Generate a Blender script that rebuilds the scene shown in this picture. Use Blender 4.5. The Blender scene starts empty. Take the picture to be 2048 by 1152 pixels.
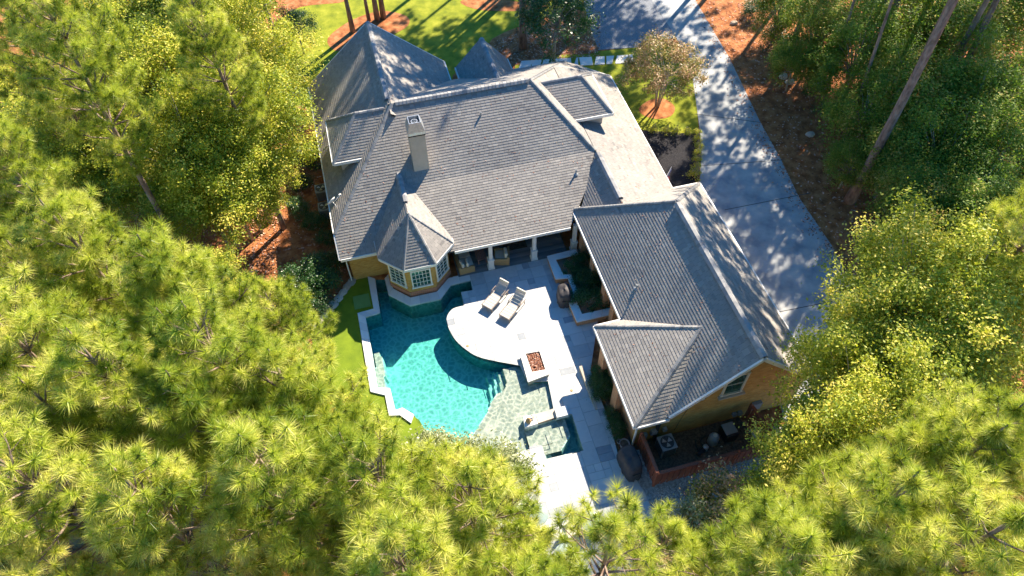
import bpy, math, random
import numpy as np
from mathutils import Vector, Matrix
from mathutils.geometry import tessellate_polygon

# ------------------------------------------------------------------ camera, light, exposure
SC = bpy.context.scene
FPX, PITCH, ROLL, YAW = 1421.348, math.radians(52.7168), math.radians(-0.9278), math.radians(14.2701)
CAMZ = 34.0
_f = Vector((math.sin(YAW)*math.cos(PITCH), math.cos(YAW)*math.cos(PITCH), -math.sin(PITCH)))
_r = Vector((math.cos(YAW), -math.sin(YAW), 0)); _u = _r.cross(_f)
_r, _u = math.cos(ROLL)*_r+math.sin(ROLL)*_u, -math.sin(ROLL)*_r+math.cos(ROLL)*_u
cam = bpy.data.objects.new('camera', bpy.data.cameras.new('camera'))
SC.collection.objects.link(cam); SC.camera = cam
cam.matrix_world = Matrix(((_r.x, _u.x, -_f.x, 0), (_r.y, _u.y, -_f.y, 0), (_r.z, _u.z, -_f.z, CAMZ), (0, 0, 0, 1)))
cam.data.sensor_width = 36; cam.data.lens = FPX/2048*36
cam.data.clip_start = 0.3; cam.data.clip_end = 900

SUN = Vector((0.86, 0.81, 1.0)).normalized()
W = bpy.data.worlds.new('World'); SC.world = W; W.use_nodes = True
_n = W.node_tree.nodes; _l = W.node_tree.links
_bg = _n['Background']; _sky = _n.new('ShaderNodeTexSky'); _sky.sky_type = 'NISHITA'; _sky.sun_disc = False
_sky.sun_elevation = math.asin(SUN.z); _sky.sun_rotation = math.atan2(SUN.x, SUN.y)
_sky.air_density = 1.0; _sky.dust_density = 0.3; _sky.ozone_density = 4.0
_hs = _n.new('ShaderNodeHueSaturation'); _hs.inputs['Saturation'].default_value = 1.6
_l.new(_sky.outputs[0], _hs.inputs['Color']); _l.new(_hs.outputs[0], _bg.inputs[0]); _bg.inputs[1].default_value = 0.092
_sd = bpy.data.lights.new('sun', 'SUN'); _sd.energy = 5.0; _sd.angle = math.radians(0.5); _sd.color = (1.0, 0.87, 0.68)
_so = bpy.data.objects.new('sun', _sd); SC.collection.objects.link(_so)
_so.rotation_euler = SUN.to_track_quat('Z', 'Y').to_euler()
SC.view_settings.view_transform = 'Standard'; SC.view_settings.look = 'None'
SC.view_settings.exposure = 1.5; SC.view_settings.gamma = 1.0; SC.view_settings.use_curve_mapping = False

R = random.Random(7)
COL = SC.collection

def at(px, py, z=0.0):
    """ground/height point that a photo pixel looks at"""
    d = _r*((px-1024)/FPX) - _u*((py-576)/FPX) + _f
    t = (z-CAMZ)/d.z
    return Vector((d.x*t, d.y*t, z))

# ------------------------------------------------------------------ materials
def newmat(name):
    m = bpy.data.materials.new(name); m.use_nodes = True
    nt = m.node_tree; b = nt.nodes['Principled BSDF']
    return m, nt, b
def node(nt, t, **kw):
    n = nt.nodes.new(t)
    for k, v in kw.items():
        if k in n.inputs.keys(): n.inputs[k].default_value = v
        else: setattr(n, k, v)
    return n
def ramp(nt, stops):
    r = nt.nodes.new('ShaderNodeValToRGB'); e = r.color_ramp.elements
    while len(e) < len(stops): e.new(0.5)
    for i, (p, c) in enumerate(stops):
        e[i].position = p; e[i].color = (*c, 1)
    return r
def coords(nt, scale=(1, 1, 1)):
    g = nt.nodes.new('ShaderNodeNewGeometry'); m = nt.nodes.new('ShaderNodeMapping'); m.inputs['Scale'].default_value = scale
    nt.links.new(g.outputs['Position'], m.inputs['Vector']); return m.outputs[0]
def noisy(name, c1, c2, scale=3.0, rough=0.8, bump=0.2, bscale=30.0, detail=5.0, mid=None, metallic=0.0, spec=0.3, aniso=(1, 1, 1), lo=0.3, hi=0.7, bdist=0.02):
    m, nt, b = newmat(name); L = nt.links.new
    v = coords(nt, aniso)
    n = node(nt, 'ShaderNodeTexNoise', Scale=scale, Detail=detail, Roughness=0.62); L(v, n.inputs['Vector'])
    st = [(lo, c1), (hi, c2)] if mid is None else [(lo, c1), ((lo+hi)/2, mid), (hi, c2)]
    r = ramp(nt, st); L(n.outputs['Fac'], r.inputs[0]); L(r.outputs[0], b.inputs['Base Color'])
    b.inputs['Roughness'].default_value = rough; b.inputs['Metallic'].default_value = metallic
    b.inputs['Specular IOR Level'].default_value = spec
    if bump > 0:
        n2 = node(nt, 'ShaderNodeTexNoise', Scale=bscale, Detail=3.0); L(v, n2.inputs['Vector'])
        bp = node(nt, 'ShaderNodeBump', Strength=bump, Distance=bdist); L(n2.outputs['Fac'], bp.inputs['Height']); L(bp.outputs[0], b.inputs['Normal'])
    return m
def toned(name, stops, rough=0.85, bump=0.3, bscale=60, nscale=25, spec=0.25, namt=0.22):
    """colour from the 'tone' attribute of the pieces plus fine grain"""
    m, nt, b = newmat(name); L = nt.links.new
    a = node(nt, 'ShaderNodeAttribute', attribute_name='tone'); v = coords(nt)
    n = node(nt, 'ShaderNodeTexNoise', Scale=nscale, Detail=4.0); L(v, n.inputs['Vector'])
    s = node(nt, 'ShaderNodeMath', operation='SUBTRACT'); L(n.outputs['Fac'], s.inputs[0]); s.inputs[1].default_value = 0.5
    k = node(nt, 'ShaderNodeMath', operation='MULTIPLY_ADD'); L(s.outputs[0], k.inputs[0]); k.inputs[1].default_value = namt; L(a.outputs['Fac'], k.inputs[2])
    r = ramp(nt, stops); L(k.outputs[0], r.inputs[0]); L(r.outputs[0], b.inputs['Base Color'])
    b.inputs['Roughness'].default_value = rough; b.inputs['Specular IOR Level'].default_value = spec
    n2 = node(nt, 'ShaderNodeTexNoise', Scale=bscale, Detail=3.0); L(v, n2.inputs['Vector'])
    bp = node(nt, 'ShaderNodeBump', Strength=bump, Distance=0.01); L(n2.outputs['Fac'], bp.inputs['Height']); L(bp.outputs[0], b.inputs['Normal'])
    return m
def brickmat(name, c1, c2, mortar):
    m, nt, b = newmat(name); L = nt.links.new
    g = nt.nodes.new('ShaderNodeNewGeometry'); sp = nt.nodes.new('ShaderNodeSeparateXYZ'); L(g.outputs['Position'], sp.inputs[0])
    ad = node(nt, 'ShaderNodeMath', operation='ADD'); L(sp.outputs[0], ad.inputs[0]); L(sp.outputs[1], ad.inputs[1])
    cb = nt.nodes.new('ShaderNodeCombineXYZ'); L(ad.outputs[0], cb.inputs[0]); L(sp.outputs[2], cb.inputs[1])
    t = node(nt, 'ShaderNodeTexBrick', Scale=1.0); L(cb.outputs[0], t.inputs['Vector'])
    t.inputs['Color1'].default_value = (*c1, 1); t.inputs['Color2'].default_value = (*c2, 1); t.inputs['Mortar'].default_value = (*mortar, 1)
    t.inputs['Brick Width'].default_value = 0.24; t.inputs['Row Height'].default_value = 0.085; t.inputs['Mortar Size'].default_value = 0.008
    n = node(nt, 'ShaderNodeTexNoise', Scale=1.3, Detail=4.0); L(g.outputs['Position'], n.inputs['Vector'])
    mx = node(nt, 'ShaderNodeMix', data_type='RGBA', blend_type='MULTIPLY'); mx.inputs[0].default_value = 0.5
    L(t.outputs['Color'], mx.inputs[6]); r = ramp(nt, [(0.3, (0.6, 0.6, 0.6)), (0.7, (1, 1, 1))]); L(n.outputs['Fac'], r.inputs[0]); L(r.outputs[0], mx.inputs[7])
    L(mx.outputs[2], b.inputs['Base Color']); b.inputs['Roughness'].default_value = 0.85
    bp = node(nt, 'ShaderNodeBump', Strength=0.6, Distance=0.01); bp.invert = True; L(t.outputs['Fac'], bp.inputs['Height']); L(bp.outputs[0], b.inputs['Normal'])
    return m
def leafmat(name, stops, trans=0.4, tcol=(0.35, 0.5, 0.05), rough=0.6, spec=0.2):
    m, nt, b = newmat(name); L = nt.links.new
    a = node(nt, 'ShaderNodeAttribute', attribute_name='tone')
    r = ramp(nt, stops); L(a.outputs['Fac'], r.inputs[0]); L(r.outputs[0], b.inputs['Base Color'])
    b.inputs['Roughness'].default_value = rough; b.inputs['Specular IOR Level'].default_value = spec
    t = nt.nodes.new('ShaderNodeBsdfTranslucent'); mx = nt.nodes.new('ShaderNodeMixShader')
    mc = node(nt, 'ShaderNodeMix', data_type='RGBA', blend_type='MIX'); mc.inputs[0].default_value = 0.5
    L(r.outputs[0], mc.inputs[6]); mc.inputs[7].default_value = (*tcol, 1); L(mc.outputs[2], t.inputs[0])
    mx.inputs[0].default_value = trans; L(b.outputs[0], mx.inputs[1]); L(t.outputs[0], mx.inputs[2])
    L(mx.outputs[0], nt.nodes['Material Output'].inputs['Surface']); return m
def plain(name, c, rough=0.6, metallic=0.0, spec=0.4):
    d = tuple(x*0.86 for x in c)
    return noisy(name, d, c, scale=6, rough=rough, bump=0.05, bscale=40, metallic=metallic, spec=spec)

M = {}
M['shingle'] = toned('shingle', [(0.0, (0.13, 0.125, 0.125)), (0.35, (0.26, 0.245, 0.232)), (0.65, (0.32, 0.30, 0.277)), (1.0, (0.42, 0.388, 0.35))], bscale=90)
M['underlay'] = plain('underlay', (0.035, 0.038, 0.045), 0.95)
M['cap'] = toned('ridge_shingle', [(0.0, (0.18, 0.185, 0.20)), (0.5, (0.30, 0.30, 0.30)), (1.0, (0.42, 0.40, 0.38))], bscale=90)
M['white'] = plain('white_paint', (0.80, 0.79, 0.76), 0.5)
M['brick'] = brickmat('tan_brick', (0.52, 0.27, 0.045), (0.66, 0.40, 0.10), (0.40, 0.30, 0.17))
M['redbrick'] = brickmat('red_brick', (0.45, 0.16, 0.09), (0.52, 0.24, 0.14), (0.5, 0.38, 0.28))
M['pier'] = brickmat('pier_brick', (0.50, 0.22, 0.10), (0.60, 0.32, 0.16), (0.55, 0.42, 0.30))
M['stucco'] = noisy('stucco', (0.46, 0.41, 0.35), (0.55, 0.49, 0.42), 2, 0.9, 0.4, 80)
M['metal'] = noisy('galvanised_metal', (0.42, 0.45, 0.48), (0.62, 0.64, 0.66), 9, 0.35, 0.1, 30, metallic=0.6)
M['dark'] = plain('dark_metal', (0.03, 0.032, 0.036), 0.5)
M['grey'] = plain('grey_paint', (0.30, 0.33, 0.36), 0.45)
M['paver'] = toned('bluestone_paver', [(0.0, (0.26, 0.285, 0.32)), (0.3, (0.38, 0.40, 0.42)), (0.6, (0.50, 0.505, 0.505)), (1.0, (0.60, 0.595, 0.58))], 0.75, 0.2, 40, 4, namt=0.45)
M['joint'] = plain('joint_sand', (0.24, 0.24, 0.24), 0.95)
M['coping'] = toned('coping_stone', [(0.0, (0.60, 0.61, 0.62)), (1.0, (0.80, 0.79, 0.77))], 0.7, 0.2, 40, 4)
M['stone'] = toned('field_stone', [(0.0, (0.34, 0.28, 0.22)), (0.5, (0.52, 0.46, 0.38)), (1.0, (0.64, 0.60, 0.54))], 0.85, 0.8, 12, 5)
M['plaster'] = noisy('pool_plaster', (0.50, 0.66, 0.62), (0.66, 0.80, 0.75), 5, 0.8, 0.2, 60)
M['poolwall'] = noisy('pool_wall_shaded', (0.09, 0.27, 0.28), (0.13, 0.36, 0.37), 7, 0.5, 0.1, 60)  # wall colour darkened to imitate shaded, murky water
M['pebble'] = noisy('shelf_pebble', (0.38, 0.34, 0.285), (0.62, 0.56, 0.48), 22, 0.8, 0.3, 60, lo=0.25, hi=0.75)
M['spafloor'] = noisy('spa_plaster', (0.42, 0.47, 0.45), (0.52, 0.56, 0.53), 6, 0.8, 0.1, 60)
M['mulch'] = noisy('pine_straw', (0.20, 0.060, 0.020), (0.58, 0.26, 0.11), 1.7, 0.95, 0.9, 26, detail=10, mid=(0.42, 0.155, 0.055), lo=0.32, hi=0.68, bdist=0.08)
M['darkmulch'] = noisy('dark_mulch', (0.010, 0.011, 0.016), (0.045, 0.042, 0.048), 9, 0.95, 1.0, 22, detail=8, bdist=0.08)
M['lawn'] = noisy('lawn_grass', (0.11, 0.15, 0.006), (0.36, 0.36, 0.03), 0.9, 0.9, 0.7, 30, detail=10, mid=(0.23, 0.26, 0.010), bdist=0.06)
M['turf'] = noisy('artificial_turf', (0.11, 0.17, 0.008), (0.18, 0.25, 0.012), 1.5, 0.9, 0.5, 60, detail=6, bdist=0.03)
M['green'] = noisy('putting_mat', (0.14, 0.26, 0.07), (0.17, 0.30, 0.09), 4, 0.9, 0.1, 60)
M['concrete'] = noisy('driveway_concrete', (0.22, 0.245, 0.28), (0.50, 0.50, 0.49), 0.8, 0.9, 0.25, 45, detail=12, mid=(0.37, 0.385, 0.40))
M['gravel'] = noisy('slate_gravel', (0.10, 0.12, 0.16), (0.38, 0.40, 0.44), 12, 0.95, 1.0, 20, detail=6, bdist=0.08)
M['whitegravel'] = noisy('white_gravel', (0.22, 0.20, 0.18), (0.62, 0.62, 0.62), 9, 0.95, 1.0, 20, detail=8, bdist=0.08)
M['crack'] = plain('dark_joint', (0.10, 0.10, 0.10), 0.95)  # plain dark colour of the driveway joints
M['lava'] = toned('lava_rock', [(0.0, (0.18, 0.06, 0.03)), (0.5, (0.50, 0.24, 0.15)), (1.0, (0.72, 0.52, 0.42))], 0.85, 0.6, 40)
M['fencewood'] = noisy('stained_cedar', (0.20, 0.055, 0.03), (0.36, 0.13, 0.075), 5, 0.6, 0.3, 30, aniso=(6, 6, 0.6))
M['bark'] = noisy('pine_bark', (0.14, 0.09, 0.07), (0.40, 0.30, 0.25), 5, 0.95, 1.0, 9, aniso=(1, 1, 0.35), bdist=0.06)
M['twig'] = noisy('twig_bark', (0.16, 0.11, 0.07), (0.36, 0.27, 0.19), 8, 0.9, 0.4, 30)
M['palebark'] = noisy('pale_bark', (0.25, 0.22, 0.19), (0.50, 0.46, 0.42), 5, 0.95, 0.6, 12, aniso=(1, 1, 0.4))
M['deck'] = toned('deck_board', [(0.0, (0.16, 0.17, 0.18)), (0.5, (0.23, 0.24, 0.25)), (1.0, (0.30, 0.30, 0.31))], 0.7, 0.2, 60)
M['wicker'] = noisy('wicker', (0.28, 0.18, 0.08), (0.50, 0.35, 0.18), 60, 0.7, 0.5, 90)
M['cushion'] = noisy('cream_cushion', (0.60, 0.55, 0.46), (0.72, 0.68, 0.58), 5, 0.9, 0.2, 50)
M['sling'] = noisy('taupe_sling', (0.42, 0.39, 0.36), (0.54, 0.50, 0.47), 30, 0.8, 0.3, 80)
M['frame'] = plain('taupe_frame', (0.24, 0.20, 0.17), 0.4, 0.3)
M['teak'] = noisy('weathered_teak', (0.24, 0.13, 0.12), (0.36, 0.22, 0.20), 6, 0.7, 0.2, 40)
M['cover'] = noisy('grill_cover', (0.035, 0.035, 0.045), (0.085, 0.075, 0.07), 2.5, 0.62, 0.5, 6, bdist=0.05, spec=0.35)
M['glassy'] = noisy('window_glass', (0.015, 0.06, 0.055), (0.03, 0.11, 0.09), 0.8, 0.08, 0.0, spec=0.9)
M['terracotta'] = plain('grey_pot', (0.25, 0.24, 0.25), 0.7)
M['soil'] = noisy('soil', (0.06, 0.04, 0.03), (0.22, 0.15, 0.10), 9, 0.95, 0.8, 30)
M['red'] = plain('flag_red', (0.55, 0.03, 0.04), 0.8); M['blue'] = plain('flag_blue', (0.03, 0.05, 0.22), 0.8); M['flagwhite'] = plain('flag_white', (0.75, 0.75, 0.75), 0.8)
M['teal'] = plain('teal_plastic', (0.02, 0.38, 0.27), 0.5)
M['frosted'] = plain('grey_glass_top', (0.30, 0.38, 0.36), 0.15)
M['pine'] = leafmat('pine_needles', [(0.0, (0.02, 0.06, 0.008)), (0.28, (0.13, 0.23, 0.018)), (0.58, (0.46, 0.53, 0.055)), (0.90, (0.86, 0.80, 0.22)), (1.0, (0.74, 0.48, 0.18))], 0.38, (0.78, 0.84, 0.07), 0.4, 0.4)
M['leaf'] = leafmat('yellow_green_leaves', [(0.0, (0.03, 0.08, 0.010)), (0.4, (0.15, 0.23, 0.020)), (0.72, (0.46, 0.50, 0.04)), (1.0, (0.88, 0.72, 0.14))], 0.38, (0.74, 0.78, 0.04), 0.5, 0.3)
M['darkleaf'] = leafmat('deep_green_leaves', [(0.0, (0.010, 0.045, 0.016)), (0.5, (0.035, 0.10, 0.022)), (1.0, (0.10, 0.19, 0.035))], 0.3, (0.12, 0.32, 0.03), 0.35, 0.5)
M['forestleaf'] = leafmat('woodland_leaves', [(0.0, (0.02, 0.08, 0.012)), (0.5, (0.13, 0.23, 0.03)), (0.85, (0.34, 0.39, 0.06)), (1.0, (0.62, 0.42, 0.12))], 0.4, (0.36, 0.58, 0.03), 0.55, 0.25)
M['rustleaf'] = leafmat('rusty_leaves', [(0.0, (0.05, 0.10, 0.012)), (0.4, (0.16, 0.20, 0.025)), (0.65, (0.44, 0.32, 0.14)), (1.0, (0.62, 0.34, 0.24))], 0.4, (0.50, 0.42, 0.08), 0.45, 0.4)
M['palmleaf'] = leafmat('pale_shrub_leaves', [(0.0, (0.08, 0.12, 0.03)), (0.5, (0.26, 0.30, 0.12)), (1.0, (0.50, 0.50, 0.28))], 0.35, (0.45, 0.5, 0.15), 0.35, 0.6)

def watermat():
    m = bpy.data.materials.new('pool_water'); m.use_nodes = True; nt = m.node_tree; nt.nodes.clear(); L = nt.links.new
    out = nt.nodes.new('ShaderNodeOutputMaterial'); v = coords(nt, (1, 1, 1))
    # surface: thin clear film; imitated caustics, a cell pattern coloured into its transmission
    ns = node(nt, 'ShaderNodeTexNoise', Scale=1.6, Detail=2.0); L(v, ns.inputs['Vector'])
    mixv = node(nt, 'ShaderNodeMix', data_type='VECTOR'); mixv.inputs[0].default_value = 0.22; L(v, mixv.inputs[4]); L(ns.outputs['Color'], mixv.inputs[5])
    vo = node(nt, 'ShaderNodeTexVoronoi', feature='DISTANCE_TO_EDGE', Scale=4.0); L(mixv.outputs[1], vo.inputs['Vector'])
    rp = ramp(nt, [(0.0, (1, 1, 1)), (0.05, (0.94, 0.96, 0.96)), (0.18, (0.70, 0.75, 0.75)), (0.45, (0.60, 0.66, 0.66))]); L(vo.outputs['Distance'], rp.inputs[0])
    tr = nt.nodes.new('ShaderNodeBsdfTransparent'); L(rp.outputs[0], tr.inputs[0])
    gl = nt.nodes.new('ShaderNodeBsdfGlossy'); gl.inputs['Roughness'].default_value = 0.06
    n1 = node(nt, 'ShaderNodeTexNoise', Scale=2.6, Detail=3.0); L(v, n1.inputs['Vector'])
    bp = node(nt, 'ShaderNodeBump', Strength=0.35, Distance=0.08); L(n1.outputs['Fac'], bp.inputs['Height']); L(bp.outputs[0], gl.inputs['Normal'])
    lw = node(nt, 'ShaderNodeLayerWeight', Blend=0.5); L(bp.outputs[0], lw.inputs['Normal'])
    pw = node(nt, 'ShaderNodeMath', operation='POWER'); L(lw.outputs['Facing'], pw.inputs[0]); pw.inputs[1].default_value = 5.0
    fr = node(nt, 'ShaderNodeMath', operation='MULTIPLY_ADD'); L(pw.outputs[0], fr.inputs[0]); fr.inputs[1].default_value = 0.9; fr.inputs[2].default_value = 0.025
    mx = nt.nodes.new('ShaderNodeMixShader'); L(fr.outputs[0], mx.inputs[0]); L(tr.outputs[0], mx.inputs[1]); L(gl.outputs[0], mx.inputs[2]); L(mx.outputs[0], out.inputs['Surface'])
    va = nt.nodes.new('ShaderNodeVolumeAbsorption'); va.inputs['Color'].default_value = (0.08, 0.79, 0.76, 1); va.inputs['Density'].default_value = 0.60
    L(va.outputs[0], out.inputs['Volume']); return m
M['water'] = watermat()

# ------------------------------------------------------------------ mesh helpers
def link(name, me, mat=None, parent=None, loc=None):
    o = bpy.data.objects.new(name, me); COL.objects.link(o)
    if mat is not None and me is not None and len(me.materials) == 0: me.materials.append(mat)
    if parent is not None: o.parent = parent
    if loc is not None: o.location = loc
    return o
def tag(o, label=None, cat=None, group=None, kind=None):
    if label: o['label'] = label
    if cat: o['category'] = cat
    if group: o['group'] = group
    if kind: o['kind'] = kind
    return o
def thing(name, label, cat, loc=(0, 0, 0), rz=0.0, group=None):
    o = link(name, None, loc=loc); o.rotation_euler = (0, 0, rz); return tag(o, label, cat, group)
def copy_tree(o, parent=None):
    c = o.copy(); COL.objects.link(c); c.parent = parent
    for ch in [x for x in KIDS.get(o.name, [])]: copy_tree(ch, c)
    return c
KIDS = {}
class MB:
    def __init__(s): s.v = []; s.f = []; s.t = []
    def add(s, vs, fs, tone=0.5):
        k = len(s.v); s.v += [tuple(p) for p in vs]; s.f += [tuple(i+k for i in f) for f in fs]; s.t += [tone]*len(vs); return s
    def box(s, c, d, rz=0.0, tone=0.5, tilt=None):
        cx, cy, cz = c; hx, hy, hz = d[0]/2, d[1]/2, d[2]/2; ca, sa = math.cos(rz), math.sin(rz); vs = []
        for z in (-hz, hz):
            for x, y in ((-hx, -hy), (hx, -hy), (hx, hy), (-hx, hy)):
                zz = z
                if tilt: zz = z + tilt*x
                vs.append((cx+x*ca-y*sa, cy+x*sa+y*ca, cz+zz))
        return s.add(vs, [(3, 2, 1, 0), (4, 5, 6, 7), (0, 1, 5, 4), (1, 2, 6, 5), (2, 3, 7, 6), (3, 0, 4, 7)], tone)
    def prism(s, poly, z0, z1, tone=0.5, bevel=0.0):
        n = len(poly); area = sum(poly[i][0]*poly[(i+1) % n][1]-poly[(i+1) % n][0]*poly[i][1] for i in range(n))
        if area < 0: poly = poly[::-1]
        vs = [(p[0], p[1], z0) for p in poly]+[(p[0], p[1], z1) for p in poly]
        fs = [tuple(range(n))[::-1], tuple(range(n, 2*n))]+[(i, (i+1) % n, (i+1) % n+n, i+n) for i in range(n)]
        return s.add(vs, fs, tone)
    def bar(s, a, b, w, h=None, tone=0.5, up=Vector((0, 0, 1))):
        a = Vector(a); b = Vector(b); h = h or w; d = (b-a).normalized()
        x = d.cross(up)
        if x.length < 1e-4: x = d.cross(Vector((1, 0, 0)))
        x.normalize(); y = x.cross(d)
        vs = [p+x*(i*w/2)+y*(j*h/2) for p in (a, b) for i, j in ((-1, -1), (1, -1), (1, 1), (-1, 1))]
        return s.add(vs, [(0, 1, 2, 3), (7, 6, 5, 4), (0, 4, 5, 1), (1, 5, 6, 2), (2, 6, 7, 3), (3, 7, 4, 0)], tone)
    def tube(s, pts, rads, n=6, tone=0.5, cap=True):
        pts = [Vector(p) for p in pts]; vs = []; fs = []
        for i, p in enumerate(pts):
            d = (pts[min(i+1, len(pts)-1)]-pts[max(i-1, 0)]).normalized()
            x = d.cross(Vector((0.13, 0.21, 1)) if abs(d.z) < 0.95 else Vector((1, 0, 0))).normalized(); y = d.cross(x)
            for k in range(n):
                a = 2*math.pi*k/n; vs.append(p+(x*math.cos(a)+y*math.sin(a))*rads[i])
        for i in range(len(pts)-1):
            for k in range(n): fs.append((i*n+k, i*n+(k+1) % n, (i+1)*n+(k+1) % n, (i+1)*n+k))
        if cap: fs.append(tuple(range(n))[::-1]); fs.append(tuple((len(pts)-1)*n+k for k in range(n)))
        return s.add(vs, fs, tone)
    def lathe(s, prof, c=(0, 0, 0), n=20, tone=0.5):
        vs = []; fs = []
        for r, z in prof:
            for k in range(n): a = 2*math.pi*k/n; vs.append((c[0]+r*math.cos(a), c[1]+r*math.sin(a), c[2]+z))
        for i in range(len(prof)-1):
            for k in range(n): fs.append((i*n+k, i*n+(k+1) % n, (i+1)*n+(k+1) % n, (i+1)*n+k))
        return s.add(vs, fs, tone)
    def mesh(s, name, smooth=False):
        me = bpy.data.meshes.new(name); me.from_pydata(s.v, [], s.f)
        a = me.attributes.new('tone', 'FLOAT', 'POINT'); a.data.foreach_set('value', s.t)
        if smooth: me.polygons.foreach_set('use_smooth', [True]*len(me.polygons))
        me.update(); return me
    def build(s, name, mat, parent=None, smooth=False, bevel=0.0):
        o = link(name, s.mesh(name, smooth), mat, parent)
        if bevel:
            b = o.modifiers.new('bevel', 'BEVEL'); b.width = bevel; b.segments = 2; b.limit_method = 'ANGLE'
        if parent is not None: KIDS.setdefault(parent.name, []).append(o)
        return o
def sheet(name, poly, z, mat, holes=(), kind='structure', parent=None):
    loops = [[Vector((p[0], p[1], 0)) for p in poly]]+[[Vector((p[0], p[1], 0)) for p in h] for h in holes]
    flat = [v for l in loops for v in l]; tris = tessellate_polygon(loops)
    m = MB(); fs = []
    for t in tris:
        a, b, c = (flat[i] for i in t)
        if (b-a).cross(c-a).z < 0: t = t[::-1]
        fs.append(tuple(t))
    m.add([(v.x, v.y, z) for v in flat], fs)
    o = m.build(name, mat, parent)
    if kind: o['kind'] = kind
    return o
def P(*pts, z=0.0): return [tuple(at(x, y, z)[:2]) for x, y in pts]
def smooth_poly(pts, n=6, closed=False):
    out = []; N = len(pts)
    for i in range(N if closed else N-1):
        p0 = pts[(i-1) % N] if closed or i > 0 else pts[i]; p1 = pts[i]; p2 = pts[(i+1) % N]; p3 = pts[(i+2) % N] if closed or i < N-2 else p2
        for k in range(n):
            t = k/n
            out.append(tuple(0.5*((2*p1[j])+(-p0[j]+p2[j])*t+(2*p0[j]-5*p1[j]+4*p2[j]-p3[j])*t*t+(-p0[j]+3*p1[j]-3*p2[j]+p3[j])*t**3) for j in (0, 1)))
    if not closed: out.append(pts[-1])
    return out
def clip_rect(poly, x0, y0, x1, y1):
    def cl(ps, f, inter):
        out = []
        for i in range(len(ps)):
            a, b = ps[i-1], ps[i]; fa, fb = f(a), f(b)
            if fb >= 0:
                if fa < 0: out.append(inter(a, b, fa, fb))
                out.append(b)
            elif fa >= 0: out.append(inter(a, b, fa, fb))
        return out
    it = lambda a, b, fa, fb: (a[0]+(b[0]-a[0])*fa/(fa-fb), a[1]+(b[1]-a[1])*fa/(fa-fb))
    for f in (lambda p: p[0]-x0, lambda p: x1-p[0], lambda p: p[1]-y0, lambda p: y1-p[1]):
        if not poly: return []
        poly = cl(poly, f, it)
    return poly
def parea(p): return 0.5*sum(p[i-1][0]*p[i][1]-p[i][0]*p[i-1][1] for i in range(len(p)))
def inside(p, poly):
    c = False; n = len(poly)
    for i in range(n):
        a, b = poly[i-1], poly[i]
        if (a[1] > p[1]) != (b[1] > p[1]) and p[0] < (b[0]-a[0])*(p[1]-a[1])/(b[1]-a[1])+a[0]: c = not c
    return c

# ------------------------------------------------------------------ ground sheets
ZW = -0.075   # pool water level (patio is z = 0)
left_in = P((750, 557), (760, 625), (731, 634), (745, 710), (755, 775), (780, 776), (791, 820), (805, 815), (828, 829))
low_in = P((850, 862), (905, 897), (965, 918), (1010, 915), (1058, 897))
spa_w = P((1049, 858), (1051, 835))
right_in = P((1050, 833), (1111, 817), (1096, 762), (1055, 764), (1040, 731))
curve_in = smooth_poly(P((1040, 731), (965, 716), (932, 699), (909, 677), (896, 652), (894, 634), (905, 618), (928, 611)), 5)
top_in = P((928, 611), (922, 584), (945, 580), (941, 560), (901, 570), (881, 598), (820, 611), (777, 589), (769, 557))
POOL = left_in+low_in+spa_w+right_in[:-1]+curve_in[:-1]+top_in
SPA = P((1070, 850), (1144, 828), (1167, 901), (1092, 918), (1084, 890), (1059, 893), (1049, 860))
G0 = -0.10
sheet('ground', [(-160, -120), (220, -120), (220, 240), (-160, 240)], G0-0.02, M['mulch'], [POOL, SPA])
lawn1 = smooth_poly(P((300, -260), (470, -60), (545, 40), (560, 130), (600, 195), (640, 230), (760, 250), (900, 210), (905, 150), (955, 110), (1000, 75), (1180, 30), (1195, -30), (1100, -60), (1040, -150)), 4, True)
sheet('lawn', lawn1, G0+0.004, M['lawn'])
lawn2 = P((1030, 124), (1120, 108), (1270, 93), (1335, 85), (1385, 120), (1391, 180), (1399, 268), (1285, 258), (1180, 190), (1030, 190))
sheet('lawn', lawn2, G0+0.004, M['lawn'])
sheet('mulch_bed', smooth_poly(P((655, 75), (700, 40), (760, 20), (812, 30), (815, 50), (775, 72), (720, 95), (672, 100)), 4, True), G0+0.010, M['mulch'])
sheet('mulch_bed', smooth_poly(P((985, 75), (1100, 30), (1172, 20), (1196, 98), (1110, 108), (1020, 130), (990, 110)), 4, True), G0+0.010, M['mulch'])
sheet('mulch_bed', smooth_poly(P((530, -60), (640, -30), (690, 0), (600, 12), (540, 45), (505, 20)), 4, True), G0+0.010, M['mulch'])
sheet('mulch_bed', smooth_poly(P((920, 2), (960, -8), (1040, 2), (1100, 12), (1040, 20), (960, 18)), 4, True), G0+0.014, M['mulch'])
sheet('mulch_bed', smooth_poly(P((1278, 215), (1300, 198), (1330, 196), (1350, 212), (1342, 230), (1315, 236), (1288, 229)), 4, True), G0+0.010, M['mulch'])
sheet('planting_bed', P((1282, 258), (1402, 266), (1403, 310), (1396, 362), (1330, 420), (1270, 300)), G0+0.008, M['darkmulch'])
drive = P((1270, -120), (1305, 0), (1345, 60), (1380, 120), (1391, 190), (1404, 290), (1400, 360))+[(18.2, 27), (18.2, 14), (17.5, 11), (24.5, 9)]+P((1720, 640), (1703, 570), (1665, 490), (1600, 395), (1560, 312), (1520, 240), (1460, 115), (1392, 0), (1350, -120))
sheet('driveway', drive, G0+0.016, M['concrete'])
sheet('gravel_drive', P((1150, -120), (1168, 0), (1176, 40), (1197, 98), (1270, 93), (1352, 72), (1310, 0), (1272, -120)), G0+0.012, M['gravel'])
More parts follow.
